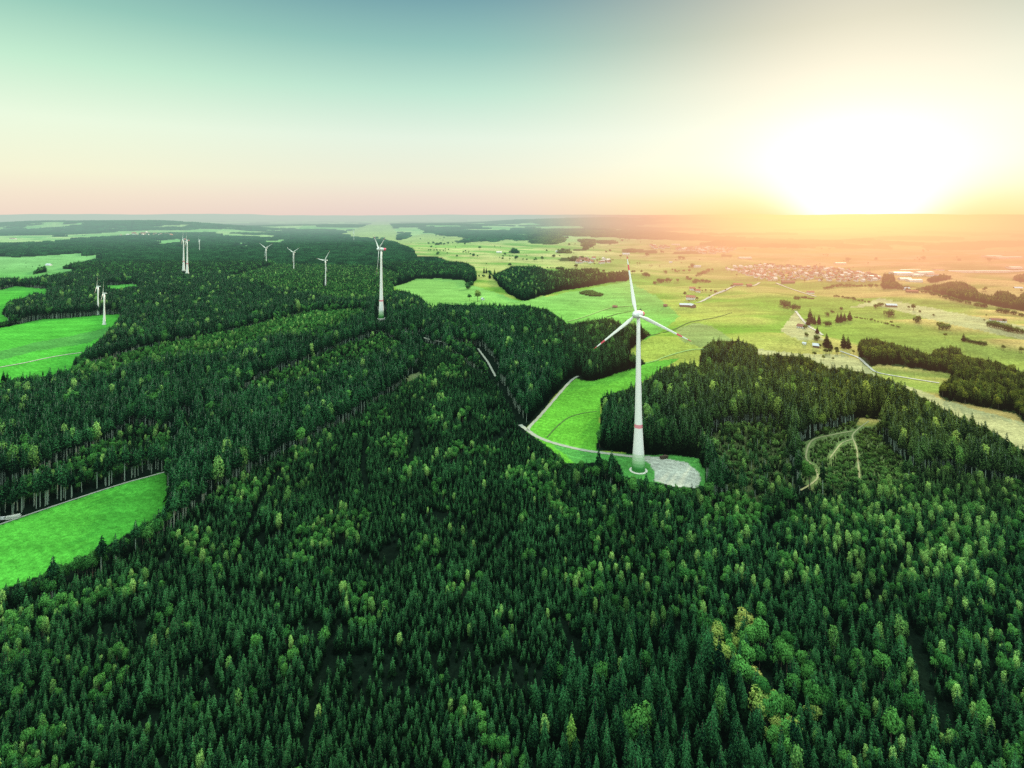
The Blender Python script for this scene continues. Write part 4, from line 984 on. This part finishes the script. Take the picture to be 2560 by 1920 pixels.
def house(name, px, py, w, l, h, rh, rz, wall, roof, lab, cat, grp=None, win=True, chim=True):
    x, y, z = at(px, py)
    t = empty(name, (x, y, z), rz); tag(t, lab, cat, grp)
    a, r, wins = house_parts(w, l, h, rh, .7, wall, roof); a.obj('wall', t); ro = r.obj('roof', t)
    if chim:
        m = MB(); m.box(w*.15, w*.15+.8, l*.2, l*.2+.8, h, h+rh+1.1, WALLS[0]); m.obj('chimney', ro)
    if win:
        for q in wins: q.obj('window', t)
    return t
house('farmhouse', 1727, 748, 13, 22, 6, 4.5, 1.1, WALLS[1], ROOFS[0], 'large white farmhouse with red roof at the end of the country road', 'farmhouse')
house('farmhouse', 1731, 725, 10, 17, 5.5, 4, 1.25, WALLS[1], ROOFS[0], 'white farmhouse with red roof, leftmost of the two behind the large farm', 'farmhouse')
house('farmhouse', 1745, 730, 10, 14, 5, 4, 1.2, WALLS[1], ROOFS[0], 'white house with red roof, right of the two behind the large farm', 'house')
house('barn', 1712, 766, 12, 24, 4.5, 3, 1.4, WALLS[2], ROOFS[2], 'long barn with grey metal roof in front of the large farm', 'barn', win=False, chim=False)
house('barn', 1730, 768, 12, 15, 5, 3.5, .3, WALLS[2], ROOFS[2], 'short barn with pale grey roof at the right end of the long barn', 'barn', win=False, chim=False)
house('field_barn', 1537.5, 769, 7, 11, 3, 2.6, 1.2, WALLS[2], ROOFS[1], 'small brown hay barn on the meadow left of the rotor', 'hay barn', win=False, chim=False)
house('field_barn', 1663.5, 766, 6, 8, 3, 2.4, 1.0, WALLS[2], ROOFS[1], 'small brown hay barn on the meadow right of the rotor', 'hay barn', win=False, chim=False)
house('field_barn', 1677, 657.5, 10, 14, 4, 3, 1.3, WALLS[1], ROOFS[2], 'tiny pale barn on the plain right of the blade tip', 'hay barn', win=False, chim=False)
house('hut', 1207, 750, 7, 9, 3.4, 2.6, .4, WALLS[1], ROOFS[2], 'small white hut beside the yellow-green tree on the round meadow', 'hut', chim=False)
house('hut', 2002, 820, 9, 12, 4, 4, .5, WALLS[1], ROOFS[1], 'small house with brown roof left of the lane among the conifers', 'house', chim=False)
house('hut', 2040, 868, 7, 9, 3.5, 3, 1.0, WALLS[2], ROOFS[2], 'small shed at the thicket by the lane', 'shed', win=False, chim=False)
house('hut', 2011, 861, 3.5, 5, 2.4, 1.4, .8, WALLS[1], ROOFS[2], 'tiny white shelter in the grass left of the thicket', 'shelter', win=False, chim=False)
house('field_barn', 2228, 767, 10, 22, 4.5, 3, 1.3, WALLS[2], ROOFS[2], 'long barn on the orange field beside a bush clump', 'barn', win=False, chim=False)
house('field_barn', 1845, 714, 11, 28, 4.5, 3.4, 1.45, WALLS[2], ROOFS[0], 'long red-roofed barn beside the country road', 'barn', win=False, chim=False)
house('field_barn', 1873, 716, 10, 14, 4.5, 3.4, 1.45, WALLS[2], ROOFS[0], 'short red-roofed barn right of the long one beside the country road', 'barn', win=False, chim=False)
house('field_barn', 1970, 708, 14, 38, 5, 3.4, 1.45, WALLS[2], ROOFS[1], 'long brown-roofed barn below the town', 'barn', win=False, chim=False)
house('field_barn', 2026, 734, 11, 18, 4.5, 3.4, 1.35, WALLS[1], ROOFS[0], 'red-roofed barn beside the faint lane below the town', 'barn', win=False, chim=False)
house('field_barn', 2264, 724, 8, 20, 4, 3, 1.4, WALLS[1], ROOFS[2], 'white barn below the industrial halls', 'barn', win=False, chim=False)
house('field_barn', 2280, 731, 10, 30, 4, 3, 1.35, WALLS[2], ROOFS[0], 'reddish barn below the white barn at right', 'barn', win=False, chim=False)
house('field_barn', 2545, 723, 11, 20, 4, 3, 1.3, WALLS[2], ROOFS[2], 'grey barn near the right edge above the hazy wood', 'barn', win=False, chim=False)
house('field_barn', 2495, 804, 10, 26, 3.5, 3, 1.2, WALLS[1], ROOFS[1], 'low barn among the bushes at the right edge', 'barn', win=False, chim=False)
house('farmhouse', 1743, 668, 12, 30, 5, 3, 1.3, WALLS[1], ROOFS[2], 'white farm building on the plain left of the town', 'farm building', win=False, chim=False)
house('farmhouse', 1396, 631, 14, 32, 6, 4, 1.4, WALLS[1], ROOFS[2], 'white farm with trees beyond the hamlet', 'farm building', win=False, chim=False)
house('farmhouse', 1565, 638, 14, 40, 6, 4, 1.45, WALLS[1], ROOFS[2], 'long pale farm building by the raised blade tip', 'farm building', win=False, chim=False)
house('farmhouse', 1248, 632, 12, 30, 5, 4, 1.3, WALLS[1], ROOFS[3], 'pale farm building on the far green meadow', 'farm building', win=False, chim=False)
house('farmhouse', 1689, 613, 14, 60, 6, 4, 1.45, WALLS[1], ROOFS[3], 'white farm building on the far plain above the village', 'farm building', win=False, chim=False)
house('farmhouse', 122, 664, 12, 26, 5, 4, 1.3, WALLS[1], ROOFS[2], 'white farm building on the far left meadow', 'farm building', win=False, chim=False)
house('farmhouse', 33, 598, 18, 60, 7, 5, 1.4, WALLS[1], ROOFS[0], 'red-roofed building far away at the left edge', 'building', win=False, chim=False)

small = []
for wi in range(2):
    for ri in (0, 1, 1, 3):
        a, r, _ = house_parts(random.uniform(9, 12), random.uniform(11, 17), 5.5, 4.2, .6, WALLS[wi], ROOFS[ri])
        for k, f in enumerate(r.f): a.add([r.v[i] for i in f], [tuple(range(len(f)))], ROOFS[ri])
        small.append(a.mesh('house'))
def inpoly(x, y, p):
    r = False
    for i in range(len(p)):
        (ax, ay), (bx, by) = p[i], p[(i + 1) % len(p)]
        if (ay > y) != (by > y) and x < (bx - ax) * (y - ay) / (by - ay) + ax: r = not r
    return r
def settle(poly, n, lab, grp, sc_=1.0, mind=15, trees=0, treelab=None):
    xs = [p[0] for p in poly]; ys = [p[1] for p in poly]; got = []; tries = 0
    while len(got) < n and tries < n * 60:
        tries += 1
        q = (random.uniform(min(xs), max(xs)), random.uniform(min(ys), max(ys)))
        if not inpoly(*q, poly): continue
        x, y, z = at(*q)
        if any((x - g[0]) ** 2 + (y - g[1]) ** 2 < mind ** 2 for g in got): continue
        got.append((x, y))
        o = bpy.data.objects.new('house', random.choice(small)); COL.objects.link(o); o.location = (x, y, z); s = sc_ * random.uniform(.85, 1.25); o.scale = (s, s, s * random.uniform(.9, 1.1))
        o.rotation_euler = (0, 0, random.choice([.3, .3 + math.pi / 2]) + random.uniform(-.25, .25)); tag(o, lab, 'house', grp)
    k = 0
    while k < trees:
        q = (random.uniform(min(xs) - 4, max(xs) + 4), random.uniform(min(ys) - 1, max(ys) + 2))
        if not inpoly(*q, poly) and random.random() < .7: continue
        k += 1; x, y, z = at(*q)
        tree('garden_tree', 'broadleaf', random.randint(0, 5), x, y, z, random.uniform(6, 12), treelab, 'tree', treelab, 1.2)
TOWN = [(1812,672),(1840,668),(1905,662),(1940,664),(2000,668),(2090,672),(2145,680),(2200,692),(2205,700),(2150,706),(2060,703),(1990,700),(1945,705),(1925,703),(1880,692),(1835,680)]
settle(TOWN, 230, 'pale gabled house in the town under the sunset', 'houses in the town under the sunset', .85, 17, 190, 'garden tree between the houses of the town')
settle([(1430,650),(1450,646),(1500,648),(1530,650),(1532,658),(1500,662),(1470,660),(1440,660)], 26, 'gabled house in the hamlet beyond the dark wood', 'houses in the hamlet', 1.15, 17, 22, 'garden tree in the hamlet beyond the dark wood')
settle([(1622,617),(1670,616),(1675,622),(1630,623)], 14, 'house in the small village far behind the blade tip', 'houses in the small far village', 1.4, 24, 8, 'garden tree in the small far village')
settle([(1690,622),(1760,618),(1840,622),(1838,631),(1760,636),(1740,628),(1695,627)], 60, 'house in the far village left of the town', 'houses in the far village left of the town', 1.4, 24, 30, 'garden tree in the far village left of the town')
settle([(295,586),(380,584),(440,588),(440,592),(300,591)], 26, 'pale house in the far valley village at left', 'houses in the far valley village', 2.2, 45)
settle([(20,558),(70,560),(70,565),(20,563)], 8, 'tiny house on the far left hillside', 'houses on the far left hillside', 2.2, 60)
# halls
def hall(px, py, w, l, h, rz, mat, lab):
    x, y, z = at(px, py); t = empty('industrial_hall', (x, y, z), rz); tag(t, lab, 'industrial hall', 'industrial halls beside the town')
    m = MB(); m.box(-w/2, w/2, -l/2, l/2, -2, h, WALLS[1]); m.obj('wall', t)
    m = MB(); m.add([(-w/2-.5,-l/2-.5,h+.02),(w/2+.5,-l/2-.5,h+.02),(w/2+.5,l/2+.5,h+.02),(-w/2-.5,l/2+.5,h+.02),(-w/2-.5,0,h+2),(w/2+.5,0,h+2)], [(0,1,5,4),(4,5,2,3),(0,4,3),(1,2,5),(3,2,1,0)], mat); m.obj('roof', t)
M['brightroof'] = pmat('bright_roof', (.88, .86, .80), .25, .8, .05)
hall(2253, 688, 62, 42, 10, .05, M['brightroof'], 'largest white hall, left of the industrial area beside the town')
for i, (px, py, w, l, c, lb) in enumerate([(2290,690,40,22,3,'pale hall right of the largest hall'),(2310,684,60,24,3,'long pale hall behind the largest hall'),(2262,700,36,18,2,'grey hall in front of the largest hall'),(2285,704,44,20,3,'pale hall in front, right of the grey hall'),
    (2330,690,36,20,0,'red-roofed hall at the right of the halls'),(2275,678,90,22,3,'very long low hall behind the largest hall'),(2420,681,160,16,3,'very long pale greenhouse right of the halls'),(2500,672,220,20,3,'long pale greenhouse farther right of the halls'),(2345,677,40,20,0,'small reddish hall behind the others'),
    (2100,660,50,22,3,'pale hall alone behind the town'),(2480,642,80,40,3,'pale hall far away near the right edge'),(2520,645,140,30,3,'long pale hall far away at the right edge'),(2535,670,50,30,3,'pale hall at the right edge beyond the wood'),(1862,646,60,26,2,'pale hall on the plain behind the town'),(2185,694,34,24,3,'pale hall at the right end of the town')]):
    hall(px, py, w, l, 6, random.uniform(-.1, .15), ROOFS[c], lb)

# things near the clearing and at the left edge
def pile(px, py, n, L, lab, name, mat, rz=0, r=.25):
    x, y, z = at(px, py); t = MB()
    for k in range(n):
        a = random.gauss(0, .25 if name == 'brush_pile' else .03); ox = random.gauss(0, .8 if name == 'brush_pile' else .1); row = k % 6; col_ = k // 6
        c, s = math.cos(a), math.sin(a); l = L * random.uniform(.8, 1.05); V = []; zz = .3 + col_ * r * 1.75; yy = (row + .5 * (col_ % 2)) * r * 2.1 - 1.2
        for e in (-1, 1):
            for i in range(6):
                b = math.pi * i / 3; V.append((ox + c * e * l / 2 - s * (yy + r * math.cos(b)), s * e * l / 2 + c * (yy + r * math.cos(b)), zz + r * math.sin(b) + random.uniform(-.03, .03)))
        t.add(V, [(i, (i + 1) % 6, 6 + (i + 1) % 6, 6 + i) for i in range(6)] + [tuple(range(5, -1, -1)), tuple(range(6, 12))], mat)
    o = t.obj(name, None, False, (x, y, z), (0, 0, rz)); tag(o, lab, name.replace('_', ' ')); return o
pile(1660, 1146, 40, 7, 'dark pile of felled branches at the back of the gravel pad', 'brush_pile', M['barkd'], .2, .22)
pile(32, 1296, 30, 9, 'pale stack of timber logs beside the track at the left edge', 'log_pile', M['conc'], .45, .24)
def van(px, py, rz, lab):
    x, y, z = at(px, py); t = empty('parked_van', (x, y, z), rz); tag(t, lab, 'van')
    wm = pmat('van_paint', (.82, .84, .84), .3, .5, .03); m = MB()
    prof = [(-2.6,.45),(2.5,.45),(2.6,1.0),(1.9,1.25),(1.2,2.1),(.9,2.25),(-2.5,2.3),(-2.6,2.1)]
    V = [(p[0], s * .95, p[1]) for s in (-1, 1) for p in prof]; n = len(prof)
    m.add(V, [tuple(range(n)), tuple(range(2*n-1, n-1, -1))] + [(i, i + n, (i + 1) % n + n, (i + 1) % n) for i in range(n)], wm); m.obj('body', t)
    m = MB(); m.box(1.0, 1.9, -.97, -.955, 1.3, 1.95, GLASS); m.obj('window', t)
    m = MB(); m.add([(1.88,-.8,1.3),(1.88,.8,1.3),(1.26,.8,2.06),(1.26,-.8,2.06)], [(0,1,2,3)], GLASS); o = m.obj('windscreen', t); o.location = (.02, 0, .02)
    for sx in (-1.7, 1.7):
        for sy in (-.9, .9):
            m = MB(); m.lathe([(.36, -.12), (.36, .12)], M['darkm'], 14, '-y'); m.obj('wheel', t, False, (sx, sy, .36))
van(6, 1300, .45, 'white van parked beside the track at the left edge')
# wire-thin raised hide at the edge of the forest behind the tower
def hide(px, py, lab):
    x, y, z = at(px, py); t = empty('raised_hide', (x, y, z), .3); tag(t, lab, 'raised hide')
    wd = M['barkd']
    m = MB(); m.box(-1.1,1.1,-1.1,1.1,3.2,5.2,wd); m.add([(-1.4,-1.4,5.25),(1.4,-1.4,5.25),(1.4,1.4,5.9),(-1.4,1.4,5.9)],[(0,1,2,3)],wd); m.obj('cabin', t)
    for sx in (-1, 1):
        for sy in (-1, 1):
            m = MB(); m.box(sx-.1,sx+.1,sy-.1,sy+.1,-.5,3.2,wd); m.obj('leg', t)
hide(1606, 832, 'small dark raised hunting hide just right of the tower')
hide(2176, 905, 'small raised hunting hide at the left end of the brown wood') if False else None

# ------------------------------------------------------------------ world: sky and haze
SUN_AZ = math.atan2(2150 - CX, F)     # clockwise from +Y
SUN_EL = math.radians(20)
w = bpy.data.worlds.new('World'); SC.world = w; w.use_nodes = True
nt = w.node_tree; N = nt.nodes; L = nt.links; N.clear()
out = N.new('ShaderNodeOutputWorld')
def val(op, a, b=None, c=None, clamp=False):
    n = N.new('ShaderNodeMath'); n.operation = op; n.use_clamp = clamp
    for i, q in enumerate((a, b, c)):
        if q is None: continue
        if isinstance(q, (int, float)): n.inputs[i].default_value = q
        else: L.new(q, n.inputs[i])
    return n.outputs[0]
def ramp(src, stops, interp='LINEAR'):
    n = N.new('ShaderNodeValToRGB'); n.color_ramp.interpolation = interp; e = n.color_ramp.elements
    e[0].position = stops[0][0]; e[0].color = (*stops[0][1], 1); e[1].position = stops[1][0]; e[1].color = (*stops[1][1], 1)
    for p, c in stops[2:]:
        q = e.new(p); q.color = (*c, 1)
    L.new(src, n.inputs[0]); return n.outputs[0]
def mix(f, a, b, mode='MIX'):
    n = N.new('ShaderNodeMix'); n.data_type = 'RGBA'; n.blend_type = mode; n.clamp_factor = True
    for k, q in (('Factor', f), ('A', a), ('B', b)):
        if isinstance(q, (int, float)): n.inputs[k].default_value = q
        elif isinstance(q, tuple): n.inputs[k].default_value = (*q, 1)
        else: L.new(q, n.inputs[k])
    return n.outputs['Result']
def smooth(v, a, b):
    n = N.new('ShaderNodeMapRange'); n.interpolation_type = 'SMOOTHSTEP'; n.inputs['From Min'].default_value = a; n.inputs['From Max'].default_value = b; L.new(v, n.inputs['Value']); return n.outputs[0]
def S2L(r, g, b):
    f = lambda c: (c / 255 / 12.92) if c / 255 < .04045 else ((c / 255 + .055) / 1.055) ** 2.4
    return (f(r), f(g), f(b))
tc = N.new('ShaderNodeTexCoord'); nv = N.new('ShaderNodeVectorMath'); nv.operation = 'NORMALIZE'; L.new(tc.outputs['Generated'], nv.inputs[0])
sx = N.new('ShaderNodeSeparateXYZ'); L.new(nv.outputs[0], sx.inputs[0])
el = val('ARCSINE', sx.outputs['Z']); az = val('ARCTAN2', sx.outputs['X'], sx.outputs['Y'])
eln = val('DIVIDE', el, math.pi / 2, clamp=True)          # 0 horizon .. 1 zenith
dg = lambda d: d / 90
UP = [(dg(27), (.32, .46, .46)), (dg(44), (1.2, 1.38, 1.3)), (dg(60), (1.95, 2.15, 2.05)), (1, (2.1, 2.3, 2.2))]  # extra-bright sky above the view, added as fill light
skyL = ramp(eln, [(0, S2L(233, 212, 203)), (dg(1.6), S2L(238, 222, 208)), (dg(3.5), S2L(238, 236, 214)), (dg(7.6), S2L(228, 242, 224)), (dg(12.1), S2L(190, 229, 208)), (dg(16.5), S2L(146, 196, 186)), (dg(21), S2L(112, 160, 168))] + UP)
skyR = ramp(eln, [(0, S2L(254, 222, 150)), (dg(1.2), S2L(254, 234, 172)), (dg(2.4), S2L(252, 241, 202)), (dg(5), S2L(248, 247, 222)), (dg(8), S2L(240, 242, 222)), (dg(12.1), S2L(226, 224, 204)), (dg(16.5), S2L(186, 190, 172)), (dg(21), S2L(152, 162, 155))] + UP)
daz = val('ABSOLUTE', val('SUBTRACT', az, SUN_AZ))
side = smooth(daz, .66, .04)
skyL = mix(smooth(az, -.15, -.75), skyL, mix(1.0, skyL, (1.09, 1.09, 1.0), 'MULTIPLY'))
sky = mix(side, skyL, skyR)
bk = N.new('ShaderNodeVectorMath'); bk.operation = 'SCALE'; L.new(sky, bk.inputs[0]); L.new(val('MULTIPLY_ADD', smooth(sx.outputs['Y'], .1, -.7), .7, 1.0), bk.inputs['Scale']); sky = bk.outputs[0]  # sky behind the camera brightened as added fill light
# the glow of the low sun: wide, flattened on the horizon
gx_ = val('DIVIDE', daz, val('MINIMUM', val('MULTIPLY_ADD', val('MAXIMUM', el, 0.0), 1.5, .08), .185)); gy_ = val('DIVIDE', val('MAXIMUM', val('SUBTRACT', el, .075), 0.0), .09)
g2 = val('ADD', val('MULTIPLY', gx_, gx_), val('MULTIPLY', gy_, gy_))
glow = val('EXPONENT', val('MULTIPLY', g2, -1.25))
sky = mix(smooth(glow, 0.0, .85), sky, (1.04, 1.02, .98))
gx3 = val('DIVIDE', daz, .085); gy3 = val('DIVIDE', val('SUBTRACT', el, .02), .05)
g3 = val('EXPONENT', val('MULTIPLY', val('ADD', val('MULTIPLY', gx3, gx3), val('MULTIPLY', gy3, gy3)), -1))
sky = mix(val('MULTIPLY', g3, .9), sky, (1.35, 1.3, 1.15))
nish = N.new('ShaderNodeTexSky'); nish.sky_type = 'NISHITA'; nish.sun_disc = False; nish.sun_elevation = SUN_EL; nish.sun_rotation = SUN_AZ; nish.dust_density = 2
bg1 = N.new('ShaderNodeBackground'); L.new(sky, bg1.inputs[0]); bg1.inputs[1].default_value = .97
bg2 = N.new('ShaderNodeBackground'); L.new(nish.outputs[0], bg2.inputs[0]); bg2.inputs[1].default_value = .006
ads = N.new('ShaderNodeAddShader'); L.new(bg1.outputs[0], ads.inputs[0]); L.new(bg2.outputs[0], ads.inputs[1]); L.new(ads.outputs[0], out.inputs['Surface'])
# haze: a real, thin absorbing and glowing air layer that lies over the land and thickens towards the sunset
geo = N.new('ShaderNodeNewGeometry'); ps = N.new('ShaderNodeSeparateXYZ'); L.new(geo.outputs['Position'], ps.inputs[0])
cl = lambda o_: val('MINIMUM', val('MAXIMUM', o_, -1e8), 1e8)
PX, PY, PZ = cl(ps.outputs['X']), cl(ps.outputs['Y']), cl(ps.outputs['Z'])
layer = val('MULTIPLY', smooth(PZ, 420, 240), smooth(PZ, -400, -200))
paz = val('ARCTAN2', PX, val('MAXIMUM', PY, 10))
sun_side = smooth(val('ABSOLUTE', val('SUBTRACT', paz, SUN_AZ + .12)), .66, .22)
hot = val('MULTIPLY', sun_side, smooth(PY, 380, 1800))
base_d = val('MULTIPLY_ADD', smooth(PY, 700, 5000), 1 / 7600., 1 / 60000.)
hot_d = val('MULTIPLY', hot, val('MULTIPLY_ADD', smooth(PY, 4500, 2600), 1 / 2200., 1 / 4600.))
dens = val('MULTIPLY', val('ADD', base_d, hot_d), layer)
hcol = mix(smooth(PY, 2000, 13000), S2L(150, 196, 184), S2L(226, 218, 204))
ocol = mix(smooth(PY, 1500, 7000), (1.15, .50, .26), (1.2, .68, .42))
near_sun = smooth(val('ABSOLUTE', val('SUBTRACT', paz, SUN_AZ)), .34, 0.02)
ocol = mix(val('MULTIPLY', near_sun, smooth(PY, 1800, 7500)), ocol, (7.0, 6.4, 1.6))
frac = val('DIVIDE', hot_d, val('ADD', base_d, hot_d))
colr = mix(frac, hcol, ocol)
ab = N.new('ShaderNodeVolumeAbsorption'); ab.inputs['Color'].default_value = (0, 0, 0, 1); L.new(dens, ab.inputs['Density'])
em = N.new('ShaderNodeEmission'); L.new(colr, em.inputs['Color']); L.new(dens, em.inputs['Strength'])
adv = N.new('ShaderNodeAddShader'); L.new(ab.outputs[0], adv.inputs[0]); L.new(em.outputs[0], adv.inputs[1]); L.new(adv.outputs[0], out.inputs['Volume'])
w.cycles.volume_step_size = 350
w.cycles.homogeneous_volume = False

sl = bpy.data.lights.new('sun', 'SUN'); sl.energy = 5.0; sl.angle = math.radians(2.5); sl.color = (1.0, .80, .52)
so = bpy.data.objects.new('sun', sl); COL.objects.link(so)
d = Vector((math.sin(SUN_AZ) * math.cos(SUN_EL), math.cos(SUN_AZ) * math.cos(SUN_EL), math.sin(SUN_EL)))
so.rotation_euler = d.to_track_quat('Z', 'Y').to_euler()

C = SC.cycles
C.volume_max_steps = 28
C.max_bounces = 4; C.diffuse_bounces = 1; C.glossy_bounces = 1; C.transmission_bounces = 2; C.volume_bounces = 0
C.use_denoising = False
C.use_adaptive_sampling = True; C.adaptive_threshold = .02
C.sample_clamp_indirect = 4
SC.view_settings.view_transform = 'Standard'; SC.view_settings.look = 'None'; SC.view_settings.exposure = 0; SC.view_settings.gamma = 1
